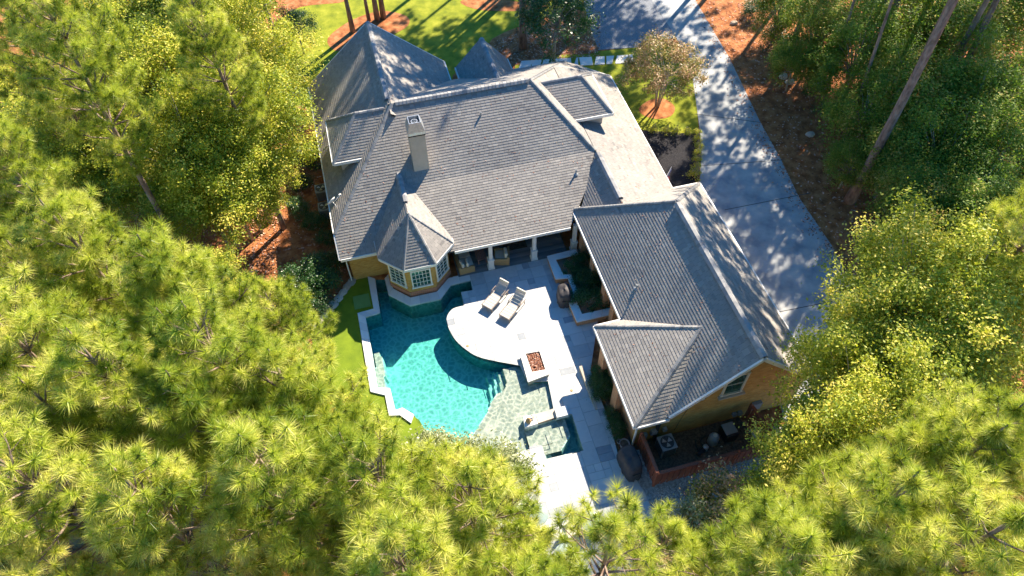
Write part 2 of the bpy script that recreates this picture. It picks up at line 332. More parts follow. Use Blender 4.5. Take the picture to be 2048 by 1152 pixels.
sheet('turf', P((712, 556), (742, 551), (753, 620), (724, 629), (736, 710), (748, 778), (774, 784), (785, 826), (806, 818), (838, 838), (862, 880), (860, 960), (760, 980), (640, 760), (620, 665), (650, 628), (688, 586)), G0+0.004, M['turf'])
sheet('putting_green', P((705, 592), (737, 585), (742, 611), (709, 618)), G0+0.030, M['green'])
sheet('gravel_bed', P((1238, 905), (1500, 858), (1640, 840), (1640, 960), (1500, 1060), (1332, 1090), (1288, 985)), G0+0.010, M['whitegravel'])
# driveway expansion joints: thin recessed dark strips cut as low inlays
for a, b in (((1391, 226), (1522, 243)), ((1450, 418), (1622, 384)), ((1545, 625), (1690, 596)), ((1402, 330), (1567, 318))):
    j = MB(); j.bar(tuple(at(*a)[:2])+(G0+0.018,), tuple(at(*b)[:2])+(G0+0.018,), 0.05, 0.006); j.build('control_joint', M['crack'], bpy.data.objects['driveway'])

# ------------------------------------------------------------------ pool
pool = tag(link('swimming_pool', None), 'freeform swimming pool with pale stone coping and a pebble tanning shelf', 'swimming pool')
shelf = P((1012, 770), (992, 782), (980, 800), (972, 820), (955, 850), (930, 885), (890, 930), (1080, 980), (1180, 800), (1100, 720), (1040, 725), (1000, 734), (1012, 770))
step1 = P((1012, 770), (1003, 733), (993, 733), (1001, 778)); step2 = P((1001, 778), (993, 733), (983, 731), (990, 784)); step3 = P((990, 784), (983, 731), (971, 728), (979, 790))
ledge = P((742, 700), (744, 708), (754, 778), (774, 778), (762, 706), (758, 697))
def depth(p):
    if inside(p, step1): return -0.48
    if inside(p, step2): return -0.70
    if inside(p, step3): return -0.92
    if inside(p, shelf): return -0.24
    if inside(p, ledge): return -0.36
    return -1.38+0.04*max(0, min(8, 25-p[1]))
xs = [p[0] for p in POOL]; ys = [p[1] for p in POOL]; X0, X1, Y0, Y1 = min(xs)-.3, max(xs)+.3, min(ys)-.3, max(ys)+.3
st = 0.1; nx = int((X1-X0)/st)+1; ny = int((Y1-Y0)/st)+1
vs = [(X0+i*st, Y0+j*st, depth((X0+i*st, Y0+j*st))) for j in range(ny) for i in range(nx)]
deep = MB(); shal = MB(); fd = []; fsh = []
for j in range(ny-1):
    for i in range(nx-1):
        q = (j*nx+i, j*nx+i+1, (j+1)*nx+i+1, (j+1)*nx+i)
        (fsh if min(vs[k][2] for k in q) > -0.7 else fd).append(q)
deep.add(vs, fd); shal.add(vs, fsh)
deep.build('pool_floor', M['plaster'], pool); shal.build('tanning_shelf', M['pebble'], pool)
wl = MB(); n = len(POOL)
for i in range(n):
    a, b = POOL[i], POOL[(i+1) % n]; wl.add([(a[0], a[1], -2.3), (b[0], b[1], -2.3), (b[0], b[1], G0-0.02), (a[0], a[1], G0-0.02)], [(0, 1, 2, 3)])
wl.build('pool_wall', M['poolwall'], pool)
def offset(poly, d):
    n = len(poly); s = 1 if parea(poly) > 0 else -1; out = []
    for i in range(n):
        a, b, c = Vector(poly[i-1]), Vector(poly[i]), Vector(poly[(i+1) % n]); e1 = (b-a).normalized(); e2 = (c-b).normalized()
        n1 = Vector((e1.y, -e1.x))*s; n2 = Vector((e2.y, -e2.x))*s; m = n1+n2
        m = m/max(0.5, m.length_squared/2) if m.length > 1e-3 else n1
        out.append((b.x+m.x*d, b.y+m.y*d))
    return out
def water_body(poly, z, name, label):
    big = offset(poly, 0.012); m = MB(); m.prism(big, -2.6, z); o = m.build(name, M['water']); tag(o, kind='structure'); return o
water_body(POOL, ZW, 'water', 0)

# coping: individual stones along a path, each a part of the pool
def stones(path_in, path_out, parent, name='coping_stone', mat='coping', z0=-0.16, z1=0.0, length=0.62, gap=0.012):
    """two matching polylines; pieces between them"""
    for i in range(len(path_in)-1):
        a, b, c, d = (Vector(q) for q in (path_in[i], path_in[i+1], path_out[i+1], path_out[i]))
        L = max((b-a).length, (c-d).length); k = max(1, round(L/length))
        for j in range(k):
            t0, t1 = j/k+gap/L/2, (j+1)/k-gap/L/2
            q = [a.lerp(b, t0), a.lerp(b, t1), d.lerp(c, t1), d.lerp(c, t0)]
            m = MB(); m.prism([tuple(p) for p in q], z0, z1+R.uniform(-.002, .003), tone=R.random()); m.build(name, M[mat], parent)
li = left_in; lo_ = P((735, 552), (747, 617), (715, 626), (729, 712), (741, 783), (770, 790), (778, 831), (800, 830), (822, 846))
stones(li, lo_, pool)
# bay window coping (runs round the bay foot)
bay_out = P((941, 560), (901, 570), (881, 598), (820, 611), (777, 589), (769, 557)); bay_in = P((938, 548), (897, 556), (874, 583), (821, 595), (786, 577), (779, 545))
stones(bay_out, bay_in, pool)
# joints under the curve: dark waterline tile band
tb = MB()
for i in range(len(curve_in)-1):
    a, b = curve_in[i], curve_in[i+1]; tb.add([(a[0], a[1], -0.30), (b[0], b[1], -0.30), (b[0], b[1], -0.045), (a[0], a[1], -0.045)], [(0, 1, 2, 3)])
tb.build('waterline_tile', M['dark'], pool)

# ------------------------------------------------------------------ patio of separate pavers
patio = curve_in+top_in[1:4]+P((901, 563), (905, 553))+[(3.6, 27.0), (10.4, 26.9), (10.9, 22)]
patio = curve_in+top_in[1:4]+P((905, 566), (906, 553), (1000, 536), (1094, 512), (1112, 556), (1145, 606), (1160, 648), (1196, 640), (1181, 741), (1221, 852), (1235, 905), (1290, 985), (1330, 1085), (1330, 1180), (1000, 1200), (960, 1010), (1010, 915), (1058, 897))
patio += P((1059, 893), (1084, 890), (1092, 918), (1167, 901), (1144, 828), (1137, 829), (1111, 836), (1107, 817), (1096, 762))+right_in[-2:-1]
sheet('patio_base', patio, G0+0.04, M['joint'])
po = tag(link('patio', None), kind='structure')
xs = [p[0] for p in patio]; ys = [p[1] for p in patio]; c_ = 0.41
gx0, gy0 = min(xs), min(ys); nx = int((max(xs)-gx0)/c_)+2; ny = int((max(ys)-gy0)/c_)+2
used = [[False]*ny for _ in range(nx)]; tiles = []
for j in range(ny):
    for i in range(nx):
        if used[i][j]: continue
        opts = [(2, 1), (2, 2), (3, 2), (1, 2), (2, 3), (1, 1)]; w = R.choices(opts, [3, 4, 4, 2, 3, 2])[0]
        for a, b in [w, (2, 1), (1, 1)]:
            if i+a <= nx and j+b <= ny and not any(used[i+x][j+y] for x in range(a) for y in range(b)): break
        for x in range(a):
            for y in range(b): used[i+x][j+y] = True
        q = clip_rect(patio, gx0+i*c_+.006, gy0+j*c_+.006, gx0+(i+a)*c_-.006, gy0+(j+b)*c_-.006)
        if len(q) > 2 and abs(parea(q)) > 0.015: tiles.append((q, a*b, gy0+j*c_))
tiles.sort(key=lambda t: -t[1]*(1 if t[2] > 10.5 else .2)); rest = MB()
for k, (q, a, _) in enumerate(tiles):
    tone = min(1, max(0, R.gauss(0.60, 0.2))) if R.random() > 0.09 else R.uniform(0.0, 0.3)
    m = MB() if k < 300 else rest
    m.prism(q, G0+0.044, R.uniform(-.002, .002), tone=tone)
    if k < 300: m.build('paver', M['paver'], po)
if rest.v: tag(rest.build('small_pavers', M['paver'], po), kind='stuff')

# ------------------------------------------------------------------ house
house = tag(link('brick_house', None), 'sprawling tan brick house with grey shingle hip and gable roofs and an attached garage wing', 'house')
ALLTABS = []
EXPO, TABW = 0.165, 0.31
def roof(poly, name='roof'):
    """a slab for one slope plus its shingle tabs; poly is convex, 3-D, planar"""
    ps = [Vector(p) for p in poly]
    n = Vector((0, 0, 0))
    for i in range(len(ps)): n += (ps[i-1]-ps[0]).cross(ps[i]-ps[0])
    n.normalize()
    if n.z < 0: n = -n; ps = ps[::-1]
    cm_ = sum(ps, Vector())/len(ps); ps = [Vector((p.x, p.y, cm_.z-((p.x-cm_.x)*n.x+(p.y-cm_.y)*n.y)/n.z)) for p in ps]
    u = Vector((0, 0, 1)).cross(n).normalized(); v = n.cross(u)
    if v.z < 0: u, v = -u, -v
    o = ps[0]; d = n*0.10; k = len(ps)
    m = MB(); m.add([p for p in ps]+[p-Vector((0, 0, .14)) for p in ps], [tuple(range(k)), tuple(range(k, 2*k))[::-1]]+[(i+k, (i+1) % k+k, (i+1) % k, i) for i in range(k)])
    r = m.build(name, M['underlay'], house)
    q = [((p-o).dot(u), (p-o).dot(v)) for p in ps]
    sv = v.z; v0 = min(a[1] for a in q); v1 = max(a[1] for a in q)
    base = math.ceil((o.z+v0*sv)/(EXPO*sv))  # course phase tied to height so neighbouring slopes line up
    r0 = int(math.floor((o.z/sv+v0)/EXPO)); r1 = int(math.ceil((o.z/sv+v1)/EXPO))
    rr = random.Random(int(abs(ps[0].x*97+ps[1].y*131)*10))
    uo = o.dot(u)
    for c in range(r0, r1+1):
        a0 = c*EXPO-o.z/sv; a1 = a0+EXPO
        row = clip_rect(q, -99, a0, 99, a1)
        if len(row) < 3: continue
        ua, ub = min(a[0] for a in row), max(a[0] for a in row)
        x = math.floor((ua+uo)/TABW)*TABW-uo-(c % 2)*TABW*0.5-rr.random()*0.06
        while x < ub:
            w = TABW*rr.uniform(0.85, 1.15)
            t = clip_rect(q, x+.004, a0, x+w-.004, a1-.0005)
            if len(t) > 2 and abs(parea(t)) > 0.002:
                cen_ = o+u*x+v*a0
                full = abs(abs(parea(t))-(w-.008)*EXPO) < 0.003
                tone = min(1, max(0, rr.gauss(0.52, 0.11)+.10*math.sin(cen_.x*.9+cen_.y*.35)*math.sin(cen_.y*.7+cen_.z)))
                cen = o+u*(x+w/2)+v*(a0+EXPO/2)
                ALLTABS.append((t, a0, o, u, v, n, tone, full, cen, x, w))
            x += w
    return r
LIFT, SEAT = 0.016, 0.003
def tab_geo(m, t, a0, o, u, v, n, tone):
    pts = [o+u*a+v*b+n*(SEAT+LIFT*(1-(b-a0)/EXPO)) for a, b in t]
    low = [i for i, (a, b) in enumerate(t) if b < a0+1e-4]
    k = len(pts); vs = list(pts); fs = [tuple(range(k))]
    if parea(t) < 0: fs = [tuple(range(k))[::-1]]
    if len(low) >= 2:
        lo = min(low, key=lambda i: t[i][0]); hi = max(low, key=lambda i: t[i][0])
        vs += [o+u*t[lo][0]+v*t[lo][1]-n*.002, o+u*t[hi][0]+v*t[hi][1]-n*.002]
        fs.append((k, k+1, hi, lo))
    m.add(vs, fs, tone)
S = lambda Y: 2.5+0.754*(Y-27.9)
Lw = lambda Y: 2.5+0.532*(Y-26.75)
Wp = lambda X: 3.4+0.858*(X+3.1)
roof([(-3.1, 27.9, 2.5), (1.2, 27.9, 2.5), (1.2, 33.98, S(33.98)), (-3.1, 29.1, S(29.1))])
roof([(1.2, 30.6, S(30.6)), (13.15, 30.6, S(30.6)), (10.14, 34.53, 7.5), (1.68, 34.53, 7.5), (1.2, 33.98, S(33.98))])
roof([(1.2, 26.75, 2.5), (10.45, 26.75, 2.5), (12.0, 28.6, Lw(28.6)), (13.15, 30.6, 4.548), (1.2, 30.6, 4.548)])
roof([(11.2, 25.5, 2.76), (11.2, 27.3, 2.76), (13.2, 30.6, 4.6), (13.2, 25.5, 4.6)])
roof([(13.15, 30.6, 4.55), (13.15, 39.3, 4.55), (10.14, 34.53, 7.5)])
roof([(17.3, 25.4, 2.9), (17.45, 39.4, 2.9), (13.15, 39.3, 4.6), (13.15, 25.4, 4.6)])
roof([(1.5, 34.53, 7.5), (10.14, 34.53, 7.5), (13.15, 39.3, 4.56), (14.9, 41.9, 2.95), (1.5, 41.9, 2.95)])
roof([(13.15, 39.3, 4.56), (14.9, 41.9, 2.9), (16.4, 40.4, 2.9)]); roof([(13.15, 39.3, 4.56), (16.4, 40.4, 2.9), (17.45, 39.4, 2.9)])
roof([(-3.1, 29.1, 3.4), (-3.3, 43.6, 3.4-.17), (1.5, 43.6, 7.35), (1.68, 34.53, 7.5)])
roof([(1.5, 43.6, 7.35), (6.4, 44.2, 2.95), (6.4, 36, 2.95), (1.5, 33.8, 7.35)])
roof([(9.0, 43, 5.2), (7.1, 43.3, 2.95), (7.1, 34, 2.95), (9.0, 34, 5.2)]); roof([(9.0, 43, 5.2), (10.9, 43.3, 2.95), (10.9, 34, 2.95), (9.0, 34, 5.2)])
# dormers
roof([(-2.33, 32.7, 5.5), (-0.3, 32.7, 5.5), (1.32, 34.65, 7.2), (-0.5, 34.65, 7.2)]); roof([(-2.33, 36.6, 5.5), (-0.3, 36.6, 5.5), (1.32, 34.65, 7.2), (-0.5, 34.65, 7.2)])
roof([(-2.33, 32.7, 5.5), (-2.33, 36.6, 5.5), (-0.5, 34.65, 7.2)])
roof([(12.45, 33.05, 5.1), (15.1, 33.05, 5.1), (13.6, 35.1, 6.7), (10.95, 35.1, 6.7)]); roof([(12.45, 37.15, 5.1), (15.1, 37.15, 5.1), (13.6, 35.1, 6.7), (10.95, 35.1, 6.7)])
roof([(15.1, 33.05, 5.1), (15.1, 37.15, 5.1), (13.6, 35.1, 6.7)])
# bay roof
bx = [(-0.98, 28.9), (-0.94, 27.05), (0.28, 25.8), (2.13, 25.8), (3.4, 27.05), (3.4, 28.9)]
for a, b in zip(bx[1:-2], bx[2:-1]): roof([(*a, 2.9), (*b, 2.9), (1.2, 28.0, 5.0)])
roof([(-0.98, 27.05, 2.9), (-0.98, 31.2, 2.9), (1.2, 31.2, 5.0), (1.2, 28.0, 5.0)]); roof([(3.4, 27.05, 2.9), (3.4, 31.2, 2.9), (1.2, 31.2, 5.0), (1.2, 28.0, 5.0)])
# garage wing
roof([(10.9, 13.35, 2.9), (10.9, 27.75, 2.9), (15, 23.4, 6.75), (15, 13.35, 6.75)]); roof([(19.1, 13.35, 2.9), (19.1, 27.75, 2.9), (15, 23.4, 6.75), (15, 13.35, 6.75)])
roof([(10.9, 27.75, 2.9), (19.1, 27.75, 2.9), (15, 23.4, 6.75)])
AP = (13.6, 16.35, 5.42)
roof([(9.4, 19.35, 2.9), (9.35, 13.33, 2.9), AP]); roof([(9.35, 13.33, 2.9), (11.3, 13.33, 2.9), AP]); roof([(9.4, 19.35, 2.9), (11.3, 19.35, 2.9), AP])
# 300 nearest full tabs as parts sharing a few meshes, the rest as one part
camv = Vector((0, 0, CAMZ)); shares = {}
def hiddenish(c): return (c.x < 10.9 and c.x > 9.2 and c.y > 19.4)
cand = [t for t in ALLTABS if t[7] and (t[5]).dot((camv-t[8]).normalized()) > 0.25]
gar = [t for t in cand if t[8].x > 9.3 and t[8].y < 18 and t[5].x < -0.4 and abs(t[5].x+0.514) < 0.03]   # the hip slope nearest the camera
gar.sort(key=lambda t: (camv-t[8]).length); single = {id(t) for t in gar[:300]}
rest = MB()
for t in ALLTABS:
    q, a0, o, u, v, n, tone, full, cen, x, w = t
    if id(t) in single:
        key = min(7, int(tone*8))
        if key not in shares:
            mm = MB(); h = TABW/2
            tab_geo(mm, [(-h+.004, 0), (h-.004, 0), (h-.004, EXPO-.0005), (-h+.004, EXPO-.0005)], 0, Vector((0, 0, 0)), Vector((1, 0, 0)), Vector((0, 1, 0)), Vector((0, 0, 1)), (key+.5)/8)
            me = mm.mesh('shingle'); me.materials.append(M['shingle']); shares[key] = me
        ob = bpy.data.objects.new('shingle', shares[key]); COL.objects.link(ob); ob.parent = house
        loc = o+u*(x+w/2)+v*a0; s = w/TABW
        ob.matrix_world = Matrix(((u.x*s, v.x, n.x, loc.x), (u.y*s, v.y, n.y, loc.y), (u.z*s, v.z, n.z, loc.z), (0, 0, 0, 1)))
    else: tab_geo(rest, q, a0, o, u, v, n, tone)
tag(rest.build('shingle_courses', M['shingle'], house), kind='stuff')
lit = MB()
for t in R.sample(ALLTABS, 1500):
    q, a0, o, u, v, n, tone, full, cen, x, w = t
    if not full: continue
    for _ in range(R.choice((1, 1, 2, 4))):
        c = cen+u*R.uniform(-.25, .25)+v*R.uniform(-.2, .2)+n*.022; a = R.uniform(0, 6.28); d = (u*math.cos(a)+v*math.sin(a)); e = (u*-math.sin(a)+v*math.cos(a)); L_ = R.uniform(.02, .07)
        lit.add([c-d*L_, c-e*L_*.35, c+d*L_, c+e*L_*.35+n*.01], [(0, 1, 2, 3)], R.random())
tag(lit.build('fallen_needles', M['lava'], house), kind='stuff')

def capline(a, b, w=0.30, lift=0.05, step=0.22, mat='cap', name='ridge_cap', droop=0.75):
    a = Vector(a); b = Vector(b); d = (b-a).normalized(); L = (b-a).length
    x = d.cross(Vector((0, 0, 1))).normalized(); up = x.cross(d); m = MB(); k = max(1, int(L/step))
    for i in range(k):
        p = a+d*(L*i/k); q = a+d*(L*(i+1)/k+.012); h0 = lift+.022; h1 = lift
        vs = []
        for pt, h in ((p, h0), (q, h1)):
            vs += [pt+x*(-w/2)+up*(h-w/2*droop), pt+x*(-w/5)+up*(h-w*.06), pt+x*(w/5)+up*(h-w*.06), pt+x*(w/2)+up*(h-w/2*droop)]
        m.add(vs, [(0, 1, 5, 4), (1, 2, 6, 5), (2, 3, 7, 6), (0, 4, 7, 3), (3, 2, 1, 0)], tone=min(1, max(0, R.gauss(.5, .2))))
    return m.build(name, M[mat], house)
capline((1.9, 34.53, 7.52), (10.0, 34.53, 7.52), 0.42, 0.10, name='ridge_vent'); capline((1.5, 43.5, 7.36), (1.5, 35.1, 7.4), 0.42, 0.10, name='ridge_vent')
capline((9.0, 42.9, 5.2), (9.0, 38.2, 5.2), 0.38, 0.09, name='ridge_vent'); capline((13.2, 30.2, 4.62), (13.2, 26.3, 4.62), 0.42, 0.10, name='ridge_vent')
capline((15, 23.2, 6.77), (15, 13.35, 6.77), 0.42, 0.10, name='ridge_vent'); capline((1.2, 31.3, 5.02), (1.2, 28.9, 5.02), 0.36, 0.09, name='ridge_vent')
for a, b in [((10.14, 34.53, 7.5), (13.15, 30.6, 4.56)), ((10.14, 34.53, 7.5), (13.15, 39.3, 4.56)), ((1.68, 34.53, 7.5), (-3.1, 29.1, 3.4)), ((15, 23.4, 6.75), (10.9, 27.75, 2.9)), ((15, 23.4, 6.75), (19.1, 27.75, 2.9)),
             (AP, (9.35, 13.33, 2.9)), (AP, (9.4, 19.35, 2.9)), ((-0.5, 34.65, 7.2), (-2.33, 32.7, 5.5)), ((-0.5, 34.65, 7.2), (-2.33, 36.6, 5.5)), ((-0.5, 34.65, 7.2), (1.2, 34.65, 7.2)),
             ((13.6, 35.1, 6.7), (15.1, 33.05, 5.1)), ((13.6, 35.1, 6.7), (15.1, 37.15, 5.1)), ((13.6, 35.1, 6.7), (11, 35.1, 6.7)), ((13.15, 39.3, 4.56), (14.9, 41.9, 2.9)), ((13.15, 39.3, 4.56), (17.45, 39.4, 2.9))]:
    capline(a, b, 0.24, 0.055)
for b in bx[1:-1]: capline((1.2, 28, 5.0), (*b, 2.9), 0.2, 0.05)

def fascia(a, b, h=0.20, w=0.10, name='fascia', mat='white', out=(0, 0), drop=0.02):
    m = MB(); a = Vector(a)+Vector((out[0], out[1], -h/2-drop)); b = Vector(b)+Vector((out[0], out[1], -h/2-drop)); m.bar(a, b, w, h); return m.build(name, M[mat], house)
for a, b in [((-3.1, 27.87, 2.5), (-.6, 27.87, 2.5)), ((3.4, 26.72, 2.5), (10.45, 26.72, 2.5)), ((-3.14, 27.9, 2.5), (-3.14, 29.1, 3.4)), ((-3.14, 29.1, 3.4), (-3.33, 43.6, 3.23)), ((-3.3, 43.64, 3.23), (1.5, 43.64, 7.35)), ((1.5, 43.64, 7.35), (6.4, 44.24, 2.95)),
             ((6.44, 44.2, 2.95), (6.44, 38, 2.95)), ((7.06, 43.3, 2.95), (7.06, 38, 2.95)), ((10.94, 43.3, 2.95), (10.94, 41.9, 2.95)), ((10.9, 41.94, 2.95), (14.9, 41.94, 2.95)), ((14.9, 41.93, 2.9), (16.43, 40.43, 2.9)), ((16.43, 40.43, 2.9), (17.48, 39.4, 2.9)), ((17.49, 39.4, 2.9), (17.33, 27.6, 2.9)),
             ((-2.33, 32.66, 5.5), (-.35, 32.66, 5.5)), ((-2.37, 32.66, 5.5), (-2.37, 36.64, 5.5)), ((12.5, 33.01, 5.1), (15.14, 33.01, 5.1)), ((15.14, 33.0, 5.1), (15.14, 37.2, 5.1)),
             ((10.86, 27.75, 2.9), (10.86, 19.3, 2.9)), ((9.36, 19.38, 2.9), (9.31, 13.3, 2.9)), ((9.35, 13.29, 2.9), (11.1, 13.29, 2.9)), ((19.14, 27.75, 2.9), (19.14, 13.3, 2.9)), ((19.1, 27.79, 2.9), (10.9, 27.79, 2.9)), ((9.4, 19.39, 2.9), (10.86, 19.39, 2.9)),
             ((11.1, 13.30, 3.09), (15, 13.30, 6.76)), ((15, 13.30, 6.76), (19.14, 13.30, 2.9))]:
    fascia(a, b)
for a, b in zip(bx[:-1], bx[1:]):
    if a[1] > 28.8: fascia((a[0], 28.5, 2.9), (*b, 2.9))
    elif b[1] > 28.8: fascia((*a, 2.9), (b[0], 28.2, 2.9))
    else: fascia((*a, 2.9), (*b, 2.9))
# walls
def wall(poly, z0, z1, mat='brick', name='wall', parent=house):
    m = MB(); m.prism(poly, z0, z1); return m.build(name, M[mat], parent)
wall([(-2.7, 28.3), (1.0, 28.3), (1.0, 30.4), (12.9, 30.4), (13.0, 27.5), (16.9, 27.5), (16.9, 39.1), (14.6, 41.3), (5.9, 41.3), (5.9, 43.2), (-2.8, 43.2)], G0-.1, 2.42)
wall([(-2.65, 29.6), (5.0, 31.5), (5.9, 43.1), (-2.75, 43.1)], 2.4, 2.94); wall([(-2.66, 29.9), (0.8, 33.4), (4.6, 43.05), (-2.76, 43.05)], 2.9, 3.22)
wall([(7.5, 41), (10.5, 41), (10.5, 42.7), (7.5, 42.7)], G0, 2.8)
wall([(-1.95, 33.1), (0.3, 33.1), (0.3, 36.2), (-1.95, 36.2)], 4.2, 5.42, 'stucco', 'dormer_wall'); wall([(12.0, 33.45), (14.65, 33.45), (14.65, 36.75), (12.0, 36.75)], 3.7, 5.0, 'stucco', 'dormer_wall')
gw = MB(); prof = [(9.78, G0), (18.7, G0), (18.7, 2.95), (15, 6.45), (11.0, 2.72), (9.78, 2.72)]
gw.add([(x, 13.75, z) for x, z in prof]+[(x, 14.0, z) for x, z in prof], [tuple(range(6)), tuple(range(6, 12))[::-1]]+[(i+6, (i+1) % 6+6, (i+1) % 6, i) for i in range(6)])
gw.build('gable_wall', M['brick'], house)
wall([(11.65, 14.0), (18.7, 14.0), (18.7, 27.3), (11.65, 27.3)], G0, 2.7); wall([(9.78, 14.0), (11.6, 14.0), (11.6, 18.9), (9.78, 18.9)], G0, 2.7, 'pier')
for px, py in ((1159, 507), (1179, 558), (1201, 612), (1218, 650)):
    p = at(px, py); wall([(p.x, p.y-.25), (11.64, p.y-.25), (11.64, p.y+.25), (p.x, p.y+.25)], G0, 2.7, 'pier', 'pier')
for px, py in ((1206, 744), (1232, 815)):
    p = at(px, py); wall([(p.x-.25, p.y-.3), (9.775, p.y-.3), (9.775, p.y+.3), (p.x-.25, p.y+.3)], G0, 2.7, 'pier', 'pier')
# bay walls + windows
cb = Vector((1.2, 28.0)); bw = [cb+(Vector(b)-cb)*0.84 for b in bx[1:-1]]
wall([tuple(p) for p in bw]+[(3.0, 29.5), (-.6, 29.5)], G0, 2.75)
wall([tuple(cb+(p-cb)*1.02) for p in bw]+[(3.03, 28.28), (-.63, 28.28)], G0, 0.30, 'redbrick', 'brick_base')
def window(a, b, z0, z1, cols, rows, parent, out, mat='white'):
    """window between plan points a-b, proud of the wall along out"""
    a = Vector(a); b = Vector(b); d = (b-a).normalized(); Lw_ = (b-a).length; o = Vector(out).normalized()
    f = MB(); pt = lambda s, z, k: (a.x+d.x*s+o.x*k, a.y+d.y*s+o.y*k, z)
    for s0, s1, za, zb in ((-.08, Lw_+.08, z1, z1+.10), (-.12, Lw_+.12, z0-.10, z0)): f.bar(pt(s0, (za+zb)/2, .045), pt(s1, (za+zb)/2, .045), .09, .10)
    for s in (-.04, Lw_+.04): f.bar(pt(s, z0, .04), pt(s, z1, .04), .08, .08, up=o.to_3d())
    for i in range(1, cols): f.bar(pt(Lw_*i/cols, z0, .03), pt(Lw_*i/cols, z1, .03), .03, .03, up=o.to_3d())
    for j in range(1, rows): f.bar(pt(0, z0+(z1-z0)*j/rows, .03), pt(Lw_, z0+(z1-z0)*j/rows, .03), .028, .028)
    w = f.build('window', M[mat], parent)
    for i in range(cols):
        for j in range(rows):
            g = MB(); s0, s1 = Lw_*i/cols+.012, Lw_*(i+1)/cols-.012; za, zb = z0+(z1-z0)*j/rows+.012, z0+(z1-z0)*(j+1)/rows-.012
            k = R.uniform(.012, .018); g.add([pt(s0, za, k), pt(s1, za, k), pt(s1, zb, k+R.uniform(-.004, .004)), pt(s0, zb, k)], [(0, 1, 2, 3)]); g.build('pane', M['glassy'], w)
    return w
for i, (c, r_) in enumerate(((3, 5), (5, 4), (3, 5))):
    a, b = bw[i], bw[i+1]; mid = (a+b)/2; o = (mid-cb); d = b-a
    window(a+d*.17, b-d*.17, .75, 2.15, c, r_, house, o)
window((14.0, 13.75), (14.95, 13.75), 3.1, 4.8, 1, 2, house, (0, -1), 'cushion'); 
sh_ = MB(); sh_.box((14.5, 13.66, 2.93), (1.4, .2, .1)); sh_.build('window_sill', M['stucco'], house)
# porch: deck boards, columns, back wall openings
dk = tag(link('porch_deck', None, parent=house), None)
y = 26.75; i = 0
while y < 30.35:
    m = MB(); m.box((6.95+.0, y+.07, -.02), (6.98, .134, .06), tone=R.random()); m.build('board', M['deck'], dk); y += .14
for px, py in ((983, 537), (1069, 520), (1148, 503)):
    p = at(px, py); p.y = 26.98; m = MB()
    m.box((p.x, p.y, .40), (.34, .34, .78)); m.box((p.x, p.y, .83), (.40, .40, .08)); m.box((p.x, p.y, .06), (.42, .42, .14)); m.box((p.x, p.y, 1.6), (.22, .22, 1.5)); m.build('column', M['white'], house, bevel=.01)
m = MB(); m.box((6.9, 27.0, 2.2), (7.0, .2, .16)); m.build('beam', M['white'], house)
for x in (4.6, 7.6, 10.2): window((x-.6, 30.4), (x+.6, 30.4), .3, 2.1, 2, 3, house, (0, -1))
# downspouts, gutter returns
for a, b in (((-2.85, 28.2, 2.3), (-2.85, 28.2, G0)), ((9.68, 13.62, 2.6), (9.68, 13.62, G0))):
    m = MB(); m.bar(a, b, .09, .07); m.build('downspout', M['white'], house)
m = MB(); m.bar((10.9, 13.68, 2.7), (10.9, 13.68, G0), .22, .12); m.build('downspout', M['dark'], house)
# chimney
ch = MB(); ch.box((2.6, 31.65, 5.9), (.9, .9, 3.4)); cho = ch.build('chimney', M['stucco'], house)
m = MB(); m.box((2.6, 31.65, 7.62), (.98, .98, .04)); m.build('flashing', M['dark'], cho)
m = MB(); h = .49; k = .33
vs = [(2.6+x*s, 31.65+y*s, z) for s, z in ((h, 7.68), (h, 7.86), (k, 8.42), (k-.035, 8.42), (k-.05, 7.9)) for x, y in ((-1, -1), (1, -1), (1, 1), (-1, 1))]
m.add(vs, [(i*4+j, i*4+(j+1) % 4, (i+1)*4+(j+1) % 4, (i+1)*4+j) for i in range(4) for j in range(4)]); m.build('chimney_cap', M['metal'], cho)
m = MB(); m.lathe([(.19, 7.7), (.19, 8.3), (.155, 8.3), (.155, 8.0), (0.0, 8.0)], (2.6, 31.65, 0), 18); m.build('flue', M['metal'], cho)
m = MB(); m.box((2.6, 31.65, 7.9), (.6, .6, .03)); m.build('cap_floor', M['dark'], cho)
# vent pipes
for p in ((6.71, 33.25, 6.4), (11.6, 29.5, 3.95), (12.0, 20.4, 3.9), (5.9, 24.0, -9)):
    if p[2] < 0: continue
    m = MB(); m.lathe([(.16, 0), (.10, .06), (.055, .09), (.055, .36), (.035, .36), (.035, .1)], p, 10); m.build('vent_pipe', M['grey'], house)
# wall boxes and cable on the gable wall
for x, z, s in ((10.2, .75, .36), (10.75, .95, .34), (11.35, .9, .2), (15.3, .5, .2), (15.6, .5, .22), (16.4, .95, .5)):
    m = MB(); m.box((x, 13.66, z), (s, .18, s*1.25)); m.build('meter_box', M['grey'], house, bevel=.01)
m = MB(); m.lathe([(0, 0), (.10, .01), (.12, .06), (.10, .11), (0, .12)], (0, 0, 0), 12)
o = m.build('wall_light', M['white'], house); o.location = (12.9, 13.74, 3.35); o.rotation_euler = (math.pi/2, 0, 0)
m = MB(); m.tube([(12.9, 13.72, 3.3), (12.4, 13.72, 2.95), (12.15, 13.72, 1.6), (12.0, 13.72, 0.3)], [.012]*4, 4); m.build('cable', M['dark'], house)

